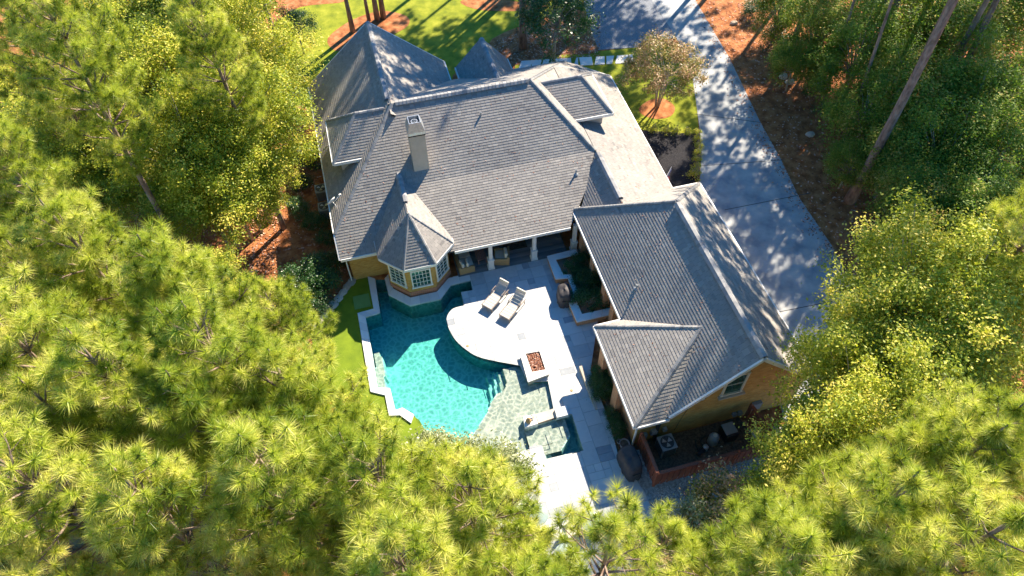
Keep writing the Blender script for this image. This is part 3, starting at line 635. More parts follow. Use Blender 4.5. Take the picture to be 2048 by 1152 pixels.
# ------------------------------------------------------------------ foliage generators
def nmesh(name, V, F, T, mat):
    me = bpy.data.meshes.new(name); V = np.asarray(V, np.float32); F = np.asarray(F, np.int32); k = F.shape[1]
    me.vertices.add(len(V)); me.vertices.foreach_set('co', V.ravel()); me.loops.add(F.size); me.loops.foreach_set('vertex_index', F.ravel())
    me.polygons.add(len(F)); me.polygons.foreach_set('loop_start', np.arange(0, F.size, k, dtype=np.int32))
    a = me.attributes.new('tone', 'FLOAT', 'POINT'); a.data.foreach_set('value', np.clip(T, 0, 1).astype(np.float32))
    me.update(); me.materials.append(M[mat]); return me
def unit(a): return a/np.maximum(np.linalg.norm(a, axis=-1, keepdims=True), 1e-6)
def needles(rng, pos, axis, tone, size, K=110, wid=0.010):
    T = len(pos); pos = np.repeat(pos, K, 0); ax = np.repeat(unit(axis), K, 0); tn = np.repeat(tone, K); sz = np.repeat(size, K)
    N = T*K; r = unit(rng.normal(size=(N, 3))); c = rng.uniform(-.35, 1.0, N)[:, None]
    perp = unit(r-(r*ax).sum(1, keepdims=True)*ax); d = unit(ax*c+perp*np.sqrt(np.maximum(0, 1-c*c)))
    base = pos-ax*(rng.uniform(0, .5, N)*sz)[:, None]*(c < .6)
    ln = sz*rng.uniform(.75, 1.1, N); tip = base+d*ln[:, None]; tip[:, 2] -= ln*.12*(1-np.abs(d[:, 2]))
    side = unit(np.cross(d, rng.normal(size=(N, 3))))*(wid*rng.uniform(.7, 1.4, N))[:, None]
    V = np.stack([base-side*.6, base+side*.6, tip], 1).reshape(-1, 3); F = np.arange(N*3).reshape(-1, 3)
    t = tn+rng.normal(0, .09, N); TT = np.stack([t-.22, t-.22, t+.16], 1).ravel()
    return V, F, TT
def pine(seed, H=19, Rr=3.2, base=0.45, whorls=11, tone=0.5, size=0.36, K=110, bend=0.0, lean=(0, 0), limbs=5, sub=7, wid=.010, top_up=0.6):
    rng = np.random.default_rng(seed); rr = random.Random(seed); wood = MB(); pos = []; axis = []; tn = []
    tr = [Vector((lean[0]*(t**1.5)+bend*math.sin(t*5+seed), lean[1]*(t**1.5)+bend*math.cos(t*4+seed), H*t)) for t in [i/10 for i in range(11)]]
    wood.tube(tr, [max(.02, .19*(1-.93*t)**.8*H/18) for t in [i/10 for i in range(11)]], 8)
    def tpt(t): i = min(9, int(t*10)); return tr[i].lerp(tr[i+1], t*10-i)
    ph = rr.random()*6
    for w in range(whorls):
        f = w/(whorls-1); t = base+(0.97-base)*f; o = tpt(t); prof = (math.sin(math.pi*min(1, .25+.75*(1-f)))**.6 if f < .35 else (1-f)**.62*1.12+.05)
        for l in range(limbs if f < .85 else 3):
            ph += 2.4+rr.uniform(-.3, .3); L = Rr*min(1, prof)*rr.uniform(.7, 1.12); el = math.radians(rr.uniform(0, 22)+42*f)
            d = Vector((math.cos(ph)*math.cos(el), math.sin(ph)*math.cos(el), math.sin(el))); pts = [o]
            for k in range(1, 5):
                d2 = (d+Vector((rr.uniform(-.14, .14), rr.uniform(-.14, .14), .10*k*top_up))).normalized(); pts.append(pts[-1]+d2*L/4)
            wood.tube(pts, [.05*(1-.22*k)*(.5+L/Rr*.6)+.006 for k in range(5)], 4)
            clump = rr.gauss(tone-.03, .14)
            nsub = max(2, int(sub*L/Rr+1.5))
            for s in range(nsub):
                q = .32+.68*(s+rr.random()*.8)/nsub; q = min(q, .999); k = int(q*4); b = pts[k].lerp(pts[k+1], q*4-k)
                sa = ph+(1 if s % 2 else -1)*rr.uniform(.4, 1.2); sl = (.35+.75*(1-q))*rr.uniform(.5, 1.1)*min(1.0, L)
                e = b+Vector((math.cos(sa)*sl, math.sin(sa)*sl, sl*rr.uniform(.25, .8)))
                wood.tube([b, b.lerp(e, .5)+Vector((0, 0, -.04)), e], [.016, .012, .008], 3, cap=False)
                pos.append(e); axis.append((e-b).normalized()+Vector((0, 0, .7))); tn.append(clump+rr.gauss(0, .09))
                if rr.random() < .5:
                    e2 = b.lerp(e, .55)+Vector((rr.uniform(-.35, .35), rr.uniform(-.35, .35), rr.uniform(.0, .3))); pos.append(e2); axis.append((e2-b)+Vector((0, 0, .4))); tn.append(clump+rr.gauss(-.06, .1))
            pos.append(pts[-1]); axis.append(d+Vector((0, 0, .8))); tn.append(clump+.03)
    pos.append(tr[-1]); axis.append(Vector((0, 0, 1))); tn.append(tone)
    pos = np.array([tuple(p) for p in pos]); axis = np.array([tuple(p) for p in axis])
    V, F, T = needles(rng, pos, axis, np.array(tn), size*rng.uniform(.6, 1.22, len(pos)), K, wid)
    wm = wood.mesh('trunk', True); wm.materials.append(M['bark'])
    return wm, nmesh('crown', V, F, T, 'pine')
def leaves(rng, cen, rad, tone, n, s, flat=.55):
    C = len(cen); c = np.repeat(cen, n, 0); r = np.repeat(rad, n); t = np.repeat(tone, n); N = C*n
    off = rng.normal(size=(N, 3))*np.array([.5, .5, .36]); p = c+off*r[:, None]
    up = unit(rng.normal(size=(N, 3))+np.array([0, 0, flat*3])+.8*unit(off)); a = unit(np.cross(up, rng.normal(size=(N, 3)))); b = np.cross(up, a)
    L = (s*rng.uniform(.6, 1.3, N))[:, None]
    V = np.stack([p-a*L, p-b*L*.52, p+a*L, p+b*L*.52], 1).reshape(-1, 3); F = np.arange(N*4).reshape(-1, 4)
    T = np.repeat(t+rng.normal(0, .17, N), 4); return V, F, T
def broadleaf(seed, H=9, Rr=3.5, Rz=3.5, clumps=110, n=150, s=0.085, tone=0.5, mat='leaf', bark='palebark', cr=.75, trunks=1, thick=.14, spread=.5, low=-.55):
    rng = np.random.default_rng(seed); rr = random.Random(seed); cz = H-Rz; cen = []; wood = MB()
    lob = [(rr.uniform(0, 6.28), rr.uniform(.12, .3), rr.randint(2, 4)) for _ in range(3)]
    while len(cen) < clumps:
        v = Vector((rr.gauss(0, 1), rr.gauss(0, 1), rr.gauss(.25, .9))).normalized()
        if v.z < low: continue
        a = math.atan2(v.y, v.x); k = 1+sum(m*math.sin(q*a+p) for p, m, q in lob)*.6
        q = rr.uniform(.35, 1)**.45*k; cen.append(Vector((v.x*Rr*q, v.y*Rr*q, cz+v.z*Rz*q*.98)))
    for k in range(trunks):
        a = k*2*math.pi/trunks+.5; b0 = Vector((math.cos(a)*.12*(trunks > 1), math.sin(a)*.12*(trunks > 1), 0)); t1 = Vector((math.cos(a)*.25*trunks*spread, math.sin(a)*.25*trunks*spread, max(.8, cz-.45*Rz)))
        wood.tube([b0, b0.lerp(t1, .5)+Vector((.05, .04, 0)), t1], [thick, thick*.85, thick*.7], 7)
        mine = [c for i, c in enumerate(cen) if i % trunks == k]
        for i, c in enumerate(mine):
            if i % 2 and clumps > 60: continue
            mid = t1.lerp(c, .5)+Vector((0, 0, .12*(c-t1).length)); wood.tube([t1, mid, c], [thick*.34, thick*.2, .012], 4, cap=False)
    C = np.array([tuple(c) for c in cen]); ct = rng.normal(tone, .13, clumps)
    V, F, T = leaves(rng, C, cr*rng.uniform(.65, 1.25, clumps), ct, n, s)
    wm = wood.mesh('trunk', True); wm.materials.append(M[bark]); return wm, nmesh('crown', V, F, T, mat)
def plant_tree(var, name, label, cat, p, rz=0, s=1.0, group=None, sz=None, z=G0-.02):
    o = thing(name, label, cat, (p[0], p[1], z), rz, group); o.scale = (s, s, sz or s)
    for nm, me in zip(('trunk', 'crown'), var):
        if me is not None: c = bpy.data.objects.new(nm, me); COL.objects.link(c); c.parent = o
    return o
exec_after = []

# ------------------------------------------------------------------ trees
PV = [pine(11+i, H=19, Rr=3.3+.25*(i % 3), base=.42+.04*(i % 2), whorls=12, tone=(.60, .52, .66, .56)[i], bend=.10, limbs=6, sub=10, size=.41, K=115, wid=.0115) for i in range(4)]
PS = pine(31, H=17.5, Rr=2.9, base=.50, whorls=8, tone=.58, limbs=4, sub=3, size=.42, K=140, wid=.011, bend=.2)     # sparse young pine
PF = [pine(41+i, H=20, Rr=3.4, base=.55, whorls=9, tone=.42, size=.42, K=60, wid=.018, limbs=6, sub=7) for i in range(2)]
def put(var, name, label, cat, px, py, zc, rz=0, s=1.0, group=None, sz=None):
    p = at(px, py, zc); return plant_tree(var, name, label, cat, (p.x, p.y), rz, s, group, sz)
pines = [ # px, py of the crown's heart at height z
 (0, 150, 488, 15.5, 0, .98, 'bright pine whose tip stands highest at the left edge of the foreground pines'),
 (1, 335, 560, 15.5, 1, .95, 'round pine just below the dark gap, second in the upper rank of foreground pines'),
 (3, 520, 560, 14.0, 2, .74, 'slim pine with an open forked crown nearest the mulch path left of the house'),
 (2, 30, 690, 16.0, 3, 1.0, 'pine at the left picture edge halfway down'),
 (0, 235, 770, 16.0, 4, 1.0, 'full pine standing over the thick reddish limb at lower left'),
 (1, 455, 735, 15.5, 5, 1.0, 'pine crown in the middle of the left pine stand'),
 (3, 590, 800, 14.5, 0.6, .92, 'pine crown overhanging the green turf beside the pool coping'),
 (2, 60, 960, 16.5, 1.6, 1.0, 'pine in the lower left corner above the bottom edge'),
 (0, 300, 1010, 16.5, 2.6, 1.0, 'yellowish pine with bare grey branch near the bottom left'),
 (3, 545, 960, 16.0, 3.6, 1.0, 'dense pine between the bottom edge and the pool corner'),
 (1, 765, 965, 15.5, 4.6, .95, 'pine with a dark upright leader directly below the pool'),
 (2, 950, 990, 15.0, 5.6, .90, 'pine with brown cones whose tip reaches the pool shelf'),
 (0, 800, 1130, 16.5, .9, 1.0, 'pine cut by the bottom edge below the pool'),
 (1, 1040, 1150, 15.5, 1.9, .85, 'pine cut by the bottom edge below the spa'),
 (3, 1560, 1130, 15.5, 2.9, .95, 'pine at the bottom edge right of the rusty shrub'),
 (0, 1740, 1040, 15.5, 3.9, .98, 'bright pine below the big leafy tree at lower right'),
 (2, 1930, 1110, 16.0, 4.9, 1.0, 'pine in the lower right corner'),
 (1, 1960, 880, 15.5, 5.9, .95, 'pine at the right edge beside the big leafy tree'),
 (1, 440, 880, 13.5, 1.2, .95, 'lower pine filling the gap between the dense lower left crowns'),
 (0, 190, 900, 13.5, 2.2, .95, 'lower pine between the left edge crowns and the yellowish pine'),
 (2, 110, 600, 13.0, 3.2, .9, 'lower pine under the highest foreground tip'),
 (3, 400, 650, 13.0, 4.2, .9, 'lower pine filling the middle of the left stand'),
 (1, 660, 900, 13.0, 5.2, .8, 'lower pine between the pool corner and the dense lower crown'),
 (0, 1850, 980, 13.5, 0.2, .95, 'lower pine between the bright pine and the right edge'),
 (3, 1660, 1110, 13.5, 1.8, .9, 'lower pine between the two bottom edge pines at right'),
 (1, 170, 160, 14.5, 2.2, 1.05, 'pine with a thick leaning trunk in the upper left woods'),
 (2, 40, 60, 14.5, 3.3, 1.0, 'pine in the top left corner'),
 (0, 440, 140, 12.0, 4.1, .9, 'soft pine in front of the yellow green trees at upper left'),
 (3, 20, 330, 14.5, 5.1, .9, 'pine at the left edge above the foreground stand'),
 (2, 2050, 480, 12.0, 0.3, .85, 'pale pine poking in at the right edge beside the dark woods'),
]
for v, x, y, z, rz, s, lab in pines: put(PV[v], 'pine_tree', lab, 'pine tree', x, y, z, rz, s, 'pine trees round the house')
put(PS, 'pine_tree', 'sparse pine with bare twigs in front of the lower patio', 'pine tree', 1215, 1075, 14.5, .4, .95, 'pine trees round the house')
put(PS, 'pine_tree', 'small bright pine tip in front of the red fence corner', 'pine tree', 1340, 1050, 14.0, 2.4, .80, 'pine trees round the house')

BV = [broadleaf(51+i, H=11, Rr=3.6, Rz=4.2, clumps=230, n=250, s=.070, tone=(.66, .54, .60)[i], cr=.72) for i in range(3)]
FV = [broadleaf(61+i, H=8, Rr=3.0, Rz=3.6, clumps=130, n=190, s=.085, tone=.5+.1*i, mat='forestleaf', cr=.85) for i in range(3)]
DK = [broadleaf(71+i, H=2.4, Rr=1.3, Rz=1.3, clumps=50, n=110, s=.06, tone=.45, mat='darkleaf', cr=.5, thick=.05) for i in range(2)]
leafy = [
 (BV[0], 440, 110, 8, 0, 1.1, 1.1, 'tall yellow green tree beside the lawn at upper left'),
 (BV[1], 470, 275, 7, 1, 1.0, 1.0, 'yellow green tree leaning over the mulch left of the house'),
 (BV[2], 400, 330, 7, 2, 1.0, 1.0, 'green tree left of the round clipped bush in the woods'),
 (BV[0], 330, 210, 7.5, 3, 1.1, 1.1, 'leafy tree behind the leaning pine trunk'),
 (BV[1], 330, 30, 8, 4, 1.1, 1.1, 'leafy tree at the top edge left of the lawn'),
 (BV[2], 160, 290, 6, 5, 1.0, .9, 'pale leaved tree under the pines at upper left'),
 (BV[1], 420, 420, 4, .5, .8, .75, 'shaded low tree beside the bare russet ground patch'),
 (BV[0], 1830, 655, 8, 1.5, 1.1, 1.1, 'big yellow green tree spreading over the driveway at lower right'),
 (BV[2], 1930, 640, 8, 2.5, 1.1, 1.1, 'yellow green tree right of the spreading driveway tree'),
 (BV[0], 1745, 810, 8, 3.5, .95, 1.0, 'yellow green tree in front of the brick gable end'),
 (BV[1], 1830, 800, 8, 4.5, 1.05, 1.0, 'green tree in the middle of the lower right trees'),
 (BV[2], 1680, 930, 6, 5.5, .8, .8, 'loose green tree beside the red fence'),
 (BV[1], 1600, 1030, 4, .8, .7, .7, 'low green tree behind the rusty shrub'),
]
leafy += [(BV[1], 505, 150, 4.5, 2.2, .8, .75, 'yellow green tree at the lawn edge behind the thin dark trunk'), (BV[2], 490, 385, 3.5, 1.2, .75, .7, 'leafy tree hanging over the mulch path left of the condensers'),
 (BV[0], 470, 400, 3.5, 3.2, .8, .7, 'shaded tree above the slim forked pine'), (BV[1], 255, 400, 3.5, 4.2, .8, .7, 'low leafy tree under the leaning pine trunk'), (BV[2], 130, 400, 3.5, .2, .9, .7, 'low leafy tree behind the highest foreground pine tip'),
 (BV[0], 40, 250, 4.5, 1.9, .9, .8, 'leafy tree at the left edge under the pines'), (BV[1], 240, 130, 4.5, 2.9, 1.0, .8, 'leafy tree between the two top left pines'), (BV[2], 450, 20, 5, 3.9, 1.0, .8, 'yellow green tree at the top edge left of the mulch'), (BV[0], 420, 230, 5, 4.9, 1.0, .85, 'yellow green tree in the middle of the upper left grove'),
 (BV[2], 30, 560, 3, 5.4, .9, .7, 'low leafy tree in the gap at the left edge'), (BV[1], 330, 880, 3, .9, .9, .6, 'low leafy tree glimpsed between the lower left pines'), (BV[0], 120, 830, 3, 2.4, .9, .6, 'low leafy tree glimpsed at lower left'), (BV[2], 560, 870, 3, 3.4, .8, .55, 'low leafy tree glimpsed under the pines below the turf'), (BV[0], 420, 640, 3, 4.4, .8, .55, 'low leafy tree glimpsed in the middle of the left pines')]
for v, x, y, z, rz, s, sz, lab in leafy: put(v, 'broadleaf_tree', lab, 'tree', x, y, z, rz, s, 'broadleaf trees round the house', sz)
forest = [(1560, 30, 2.5, .65), (1590, 130, 2.2, .6), (1640, 60, 4, .9), (1720, 110, 4.5, 1.0), (1800, 40, 5, 1.1), (1900, 90, 5, 1.1), (2000, 40, 5, 1.1), (1740, 230, 3.5, .9), (1840, 200, 4.5, 1.0), (1950, 210, 5, 1.0), (2040, 190, 5, 1.0),
          (1790, 320, 3.2, .8), (1880, 320, 4, .95), (1990, 330, 4.5, 1.0), (1830, 430, 3, .8), (1920, 430, 4, .9), (2010, 470, 4, .9), (1850, 520, 3, .75), (1930, 540, 3.5, .8), (1700, 330, 2.0, .5)]
fl = ['small bush by the mulch strip at the top of the woods', 'second bush down along the mulch strip', 'woodland tree behind the top bushes', 'woodland tree left of the leaning yellow trunk', 'woodland tree at the top edge between the two trunks', 'woodland tree right of the long pale trunk near the top', 'woodland tree in the top right corner', 'low tree at the foot of the leaning yellow trunk', 'tree crossed by the long pale trunk', 'tree right of the middle of the long pale trunk', 'woodland tree at the right edge a fifth of the way down', 'tree just left of the lower pale trunk', 'tree just right of the lower pale trunk', 'woodland tree at the right edge a third of the way down', 'dark tree right of the foot of the pale trunk', 'dark tree behind the big leafy tree', 'woodland tree near the right edge above the pale pine', 'blue green tree touching the big leafy tree', 'tree between the blue green tree and the pale pine', 'low sapling on the mulch left of the pale trunk']
for i, (x, y, z, s) in enumerate(forest): put(FV[i % 3], 'woodland_tree', fl[i], 'tree', x, y, z, i*1.3, s, 'trees in the woods beyond the driveway')
# tall pines whose crowns stand above the picture: only their trunks show, their shade falls on roofs, lawn and drive
def tall(base, H, name, label, var=0, rz=0, lean=(0, 0), thick=.30, crown=True, s=1.0):
    o = thing(name, label, 'pine tree', (base[0], base[1], G0-.02), 0, 'tall bare trunked pines')
    m = MB(); ts = [i/8 for i in range(9)]
    m.tube([(lean[0]*t+.12*math.sin(3*t+H), lean[1]*t, H*t) for t in ts], [thick*(1.35 if t == 0 else 1)*(1-.45*t) for t in ts], 10); m.build('trunk', M['bark'], o, True)
    if crown:
        c = bpy.data.objects.new('crown', TC[var]); COL.objects.link(c); c.parent = o; c.location = (lean[0], lean[1], H-1.5); c.rotation_euler = (0, 0, rz); c.scale = (s, s, s)
    return o
def crownmesh(seed, Rr, h, n=60, K=60):
    rng = np.random.default_rng(seed); rr = random.Random(seed); pos = []; wood = []
    for k in range(n):
        a = rr.random()*6.28; q = rr.random()**.6; z = rr.uniform(0, h); w = (1-(z/h-.35)**2*1.3); c = Vector((math.cos(a)*Rr*q*w, math.sin(a)*Rr*q*w, z))
        for _ in range(6): pos.append(tuple(c+Vector((rr.gauss(0, .35), rr.gauss(0, .35), rr.gauss(0, .2)))))
    pos = np.array(pos); V, F, T = needles(rng, pos, np.tile([[0, 0, 1.]], (len(pos), 1)), rng.normal(.45, .1, len(pos)), np.full(len(pos), .42), K, .022); return nmesh('crown', V, F, T, 'pine')
TC = [crownmesh(5, 3.6, 5.5, 85), crownmesh(6, 3.1, 5, 42)]
p = at(1700, 400); tall(p, 19, 'tall_pine', 'tall pine with a long pale bare trunk crossing the dark woods', 0, 0, (-.5, -.3), .30, s=1.5)
p = at(1722, 190); tall(p, 15, 'tall_pine', 'leaning pine trunk with yellow vine left of the long pale trunk', 1, 1, (1.0, 2.0), .26, s=.8)
p = at(1865, 265); tall(p, 15, 'tall_pine', 'dark mossy trunk in the woods right of the long pale trunk', 1, 2, (1.5, 2.5), .24, s=.8)
p = at(597, 192); tall(p, 17, 'tall_pine', 'thin dark trunk between the mulch and the upper left lawn', 1, 3, (-.8, .3), .17)
p = at(703, 62); tall(p, 20, 'tall_pine', 'left trunk of the three in the lawn mulch ring', 1, 4, (-.3, 0), .18)
p = at(752, 38); tall(p, 20, 'tall_pine', 'middle trunk of the three in the lawn mulch ring', 0, 5, (0, .2), .2, s=.8)
p = at(764, 34); tall(p, 20, 'tall_pine', 'right trunk of the three in the lawn mulch ring', 1, 1, (.2, .2), .2)
p = at(735, 40); tall(p, 20, 'tall_pine', 'slender trunk at the back of the lawn mulch ring', 1, 1.5, (-.1, .2), .13)
p = at(1043, 94); tall(p, 20, 'tall_pine', 'stout reddish trunk standing in the mulch north of the roof', 0, 2, (0, .3), .30, s=.8)
p = at(1135, 82); tall(p, 19, 'tall_pine', 'short visible trunk under dark leaves near the gravel drive', 0, 2.5, (.4, .6), .2)
tall((32.5, 31.5), 18.5, 'tall_pine', 'slanting pine added to shade the garage roof, left of the long pale trunk', 0, 2.2, (-2.4, 0), .12)  # added tree: its crown throws shade on the garage roof
tall((33.5, 36), 18.5, 'tall_pine', 'slanting pine added to shade the garage roof, above the leaning yellow trunk', 1, .7, (-2.2, 0), .11, s=1.2)  # second added pine, placed for the garage roof's shade
# shade trees beyond the frame (they throw the dapples on lawn, roof and drive)
sh = [(16, 58, 20, 0), (20, 54, 18, 1), (26, 57, 18, 0), (12, 64, 20, 0),  (38, 44, 15, 0), (33, 41, 12.5, 1), (36, 37, 13, 0), (41, 38, 15, 1), (35, 31, 14, 1), (39, 32, 15, 0),  (45, 37, 16, 1),  (42, 26, 15, 1), (49, 40, 16, 0), (38, 21, 15, 0), (46, 50, 16, 1), (33, 62, 18, 0), (24, 66, 20, 1), (20, 58, 21, 0), (16, 57.5, 20, 1), (23, 60, 22, 1), (18, 61, 22, 0), (24, 56.5, 22, 0), (27, 64, 20, 0), (30, 67, 21, 0), (22, 69, 20, 1), (38, 66, 19, 0), (42, 62, 18, 0), (41, 70, 20, 1), (30, 60, 19, 1), (35, 70, 21, 0), (36, 56, 16, 1), (31, 53, 16, 1), (40, 52, 15, 1)]
for i, (x, y, H, v) in enumerate(sh): tall((x, y), H, 'tall_pine', 'tall pine standing outside the picture beyond the lawn and woods', v, i*1.1, (0, 0), .22, s=1.15)

# crape myrtle on the small lawn
cm = broadleaf(81, H=5.4, Rr=2.7, Rz=2.1, clumps=85, n=120, s=.075, tone=.62, mat='rustleaf', cr=.55, trunks=5, thick=.06, spread=.35, low=-.4)
p = at(1314, 212); plant_tree(cm, 'crape_myrtle', 'multi stemmed tree with fading pinkish seed heads on the small lawn by the driveway', 'tree', p)
rs = broadleaf(82, H=5.0, Rr=2.4, Rz=2.4, clumps=90, n=120, s=.08, tone=.6, mat='rustleaf', cr=.6, trunks=3, thick=.06)
put(rs, 'ornamental_tree', 'rusty leaved small tree behind the white gravel below the fence', 'tree', 1480, 1030, 3, 0, .95)
put(rs, 'ornamental_tree', 'rusty leaved small tree at the lower patio corner', 'tree', 1350, 1120, 3, 2, .8)
pb = broadleaf(83, H=5.2, Rr=2.4, Rz=2.4, clumps=90, n=110, s=.085, tone=.5, mat='palmleaf', cr=.6, trunks=3, thick=.06)
put(pb, 'flowering_shrub', 'pale leaved shrub between the pines below the pool', 'shrub', 885, 925, 3.0, 0, .8)
put(pb, 'flowering_shrub', 'pale leaved shrub under the pines left of the lower patio', 'shrub', 970, 960, 3.0, 1, .9)
put(pb, 'flowering_shrub', 'pale shrub below the rusty tree at the bottom edge', 'shrub', 1400, 1090, 2.0, 2, .8)
dt = broadleaf(84, H=7.0, Rr=2.6, Rz=2.4, clumps=80, n=130, s=.09, tone=.5, mat='darkleaf', cr=.7)
put(dt, 'magnolia_tree', 'dark glossy tree in the mulch north of the house by the gravel drive', 'tree', 1110, 20, 5, 0, 1.0)
put(dt, 'magnolia_tree', 'dark glossy tree at the top edge above the mulch corner', 'tree', 575, -10, 5, 1, .55)
# shrubs
shr = [(0, 628, 318, .75, 'round clipped dark bush against the west wall'), (1, 602, 360, .5, 'small green shrub below the round clipped bush'), (0, 600, 415, .62, 'green shrub left of the two condensers'), (1, 628, 440, .55, 'dark shrub under the satellite dish'), (0, 655, 470, .5, 'dark shrub at the house corner above the low eave'),
       (1, 605, 570, .95, 'glossy shrub at the edge of the mulch path'), (0, 640, 560, .95, 'dark shrub beside the low brick wall corner'), (1, 622, 600, .7, 'lower glossy shrub by the stone edging'), (0, 655, 520, .6, 'shrub below the west eave corner'),
       (0, 1150, 527, .55, 'green shrub at the top of the raised bed'), (1, 1175, 560, .6, 'green shrub in the middle of the raised bed'), (0, 1180, 598, .65, 'green shrub at the lower end of the raised bed'), (1, 1165, 545, .5, 'shrub beside the covered grill'),
       (0, 1200, 752, .5, 'leafy green shrub at the head of the garage bed'), (1, 1208, 770, .5, 'dark green shrub behind the head of the garage bed'), (0, 1228, 825, .35, 'small shrub in the garage bed'), (1, 1236, 850, .38, 'small shrub at the foot of the garage bed'),
       (0, 1575, 118, .8, 'blue green bush behind the rocks beside the mulch strip'), (1, 1630, 165, .8, 'dark blue green shrub right of the stump'), (0, 1660, 220, .7, 'dark glossy shrub in the shade below the stump'), (1, 1510, 20, .8, 'dark cone shaped bush at the top of the mulch strip'), (0, 1545, 75, .85, 'dark conical bush third along the mulch strip')]
for v, x, y, s, lab in shr:
    p = at(x, y, .6); plant_tree(DK[v], 'shrub', lab, 'shrub', p, x*.7, s, 'garden shrubs', s*.85)
bedshrub = broadleaf(91, H=.42, Rr=.26, Rz=.2, clumps=12, n=60, s=.035, tone=.75, mat='leaf', cr=.16, thick=.01, low=-.2)
lb = ['first', 'second', 'third', 'fourth']
row = [(1307, 262, 'clump at the house end of the bed edge below the lawn'), (1331, 265, 'clump second from the house along the lawn edge'), (1351, 266, 'clump third from the house along the lawn edge'), (1373, 266, 'clump just left of the bed corner'), (1394, 268, 'clump in the corner of the dark bed by the driveway'), (1395, 280, 'clump just below the bed corner'), (1397, 294, 'yellowish clump second below the bed corner'), (1395, 308, 'clump third below the bed corner'), (1394, 323, 'clump in the middle of the driveway edge of the bed'), (1392, 336, 'clump second from the garage along the driveway edge'), (1388, 354, 'larger bright clump nearest the garage roof')]
for x, y, lab in row: plant_tree(bedshrub, 'border_plant', 'small green '+lab, 'plant', at(x, y), x, 1.0 if y != 354 else 1.4, 'clumps edging the dark bed')
# fallen twigs and straw on the mulch
rng = np.random.default_rng(3); pts = []; TURF = P((730, 535), (900, 600), (900, 960), (760, 980), (640, 760), (612, 668), (650, 622), (700, 560))
zones = [P((500, 200), (700, 200), (700, 640), (480, 700)), P((1400, 0), (1520, 0), (1800, 420), (1700, 570)), P((980, 60), (1200, 20), (1200, 110), (1000, 130)), P((300, 300), (560, 300), (560, 700), (300, 700))]
for zpoly in zones:
    xs = [q[0] for q in zpoly]; ys = [q[1] for q in zpoly]
    for _ in range(3500):
        q = (rng.uniform(min(xs), max(xs)), rng.uniform(min(ys), max(ys)))
        if inside(q, zpoly) and not inside(q, drive) and not (q[0] > -2.9 and q[1] < 44 and q[0] < 18) and not inside(q, lawn1) and not inside(q, TURF): pts.append(q)
for _ in range(900):
    t = rng.uniform(0, 1); e0, e1 = drive[-9+int(t*7)], drive[-8+int(t*7)]; f_ = rng.uniform(0, 1); k_ = abs(rng.normal(0, .5))
    pts.append((e0[0]+(e1[0]-e0[0])*f_-k_, e0[1]+(e1[1]-e0[1])*f_-k_*.3))
pts = np.array(pts); N = len(pts); a = rng.uniform(0, 6.28, N); L = rng.uniform(.04, .12, N); c = np.stack([pts[:, 0], pts[:, 1], np.full(N, G0+.035)], 1)
d = np.stack([np.cos(a)*L, np.sin(a)*L, rng.uniform(-.02, .03, N)], 1); e = np.stack([-np.sin(a)*L*.45, np.cos(a)*L*.45, rng.uniform(-.015, .03, N)], 1)
me = nmesh('leaf_litter', np.stack([c-d, c-e, c+d, c+e], 1).reshape(-1, 3), np.arange(N*4).reshape(-1, 4), np.repeat(rng.uniform(0, 1, N), 4), 'lava'); link('leaf_litter', me)['kind'] = 'stuff'

# ------------------------------------------------------------------ garden and pool furniture
# loungers
def lounger(loc, rz, label):
    o = thing('sun_lounger', label, 'sun lounger', loc, rz, 'taupe sling loungers')
    ang = math.radians(38); L1, L2, w, h = 1.22, .82, .64, .34
    m = MB()
    for k in range(6): m.box((L1*(k+.5)/6, 0, h+.02), (L1/6-.012, w, .035))
    m.build('seat', M['sling'], o, bevel=.012)
    m = MB(); ux, uz = math.cos(ang), math.sin(ang)
    for k in range(4):
        s0, s1 = L2*k/4+.006, L2*(k+1)/4-.006; a = (L1+ux*s0, h+.03+uz*s0); b = (L1+ux*s1, h+.03+uz*s1)
        m.add([(a[0], -w/2, a[1]), (a[0], w/2, a[1]), (b[0], w/2, b[1]), (b[0], -w/2, b[1]), (a[0]+uz*.04, -w/2, a[1]-ux*.04), (a[0]+uz*.04, w/2, a[1]-ux*.04), (b[0]+uz*.04, w/2, b[1]-ux*.04), (b[0]+uz*.04, -w/2, b[1]-ux*.04)],
              [(3, 2, 1, 0), (4, 5, 6, 7), (0, 1, 5, 4), (1, 2, 6, 5), (2, 3, 7, 6), (3, 0, 4, 7)])
    m.build('backrest', M['sling'], o, bevel=.012)
    m = MB(); e = (L1+ux*L2, h+.06+uz*L2); m.tube([(e[0]-.06, -w/2+.02, e[1]+.02), (e[0]-.06, w/2-.02, e[1]+.02)], [.065, .065], 8); m.build('headrest', M['cushion'], o, True)
    m = MB()
    for s in (-1, 1): m.bar((-.02, s*(w/2+.025), h), (L1+.55, s*(w/2+.025), h), .045, .05)
    m.bar((0, -w/2, h), (0, w/2, h), .04); m.build('frame', M['frame'], o)
    for s in (-1, 1):
        m = MB(); m.bar((.06, s*(w/2+.025), 0), (.06, s*(w/2+.025), h), .045); m.build('leg', M['frame'], o)
        m = MB(); m.bar((L1+.45, s*(w/2+.025), 0), (L1+.38, s*(w/2+.025), h), .045); m.build('leg', M['frame'], o)
        m = MB(); m.bar((L1-.35, s*(w/2+.025), h+.02), (L1-.2, s*(w/2+.025), h+.24), .035); m.bar((L1-.2, s*(w/2+.025), h+.24), (L1+.22, s*(w/2+.025), h+.26), .05, .03); m.build('armrest', M['frame'], o)
    return o
a = at(973, 614, .35); b = at(1001, 582, .35); a2 = at(1008, 634, .35); b2 = at(1034, 602, .35)
lounger((a.x, a.y, 0), math.atan2(b.y-a.y, b.x-a.x), 'taupe sling lounger nearer the porch, its back over the shaded paving')
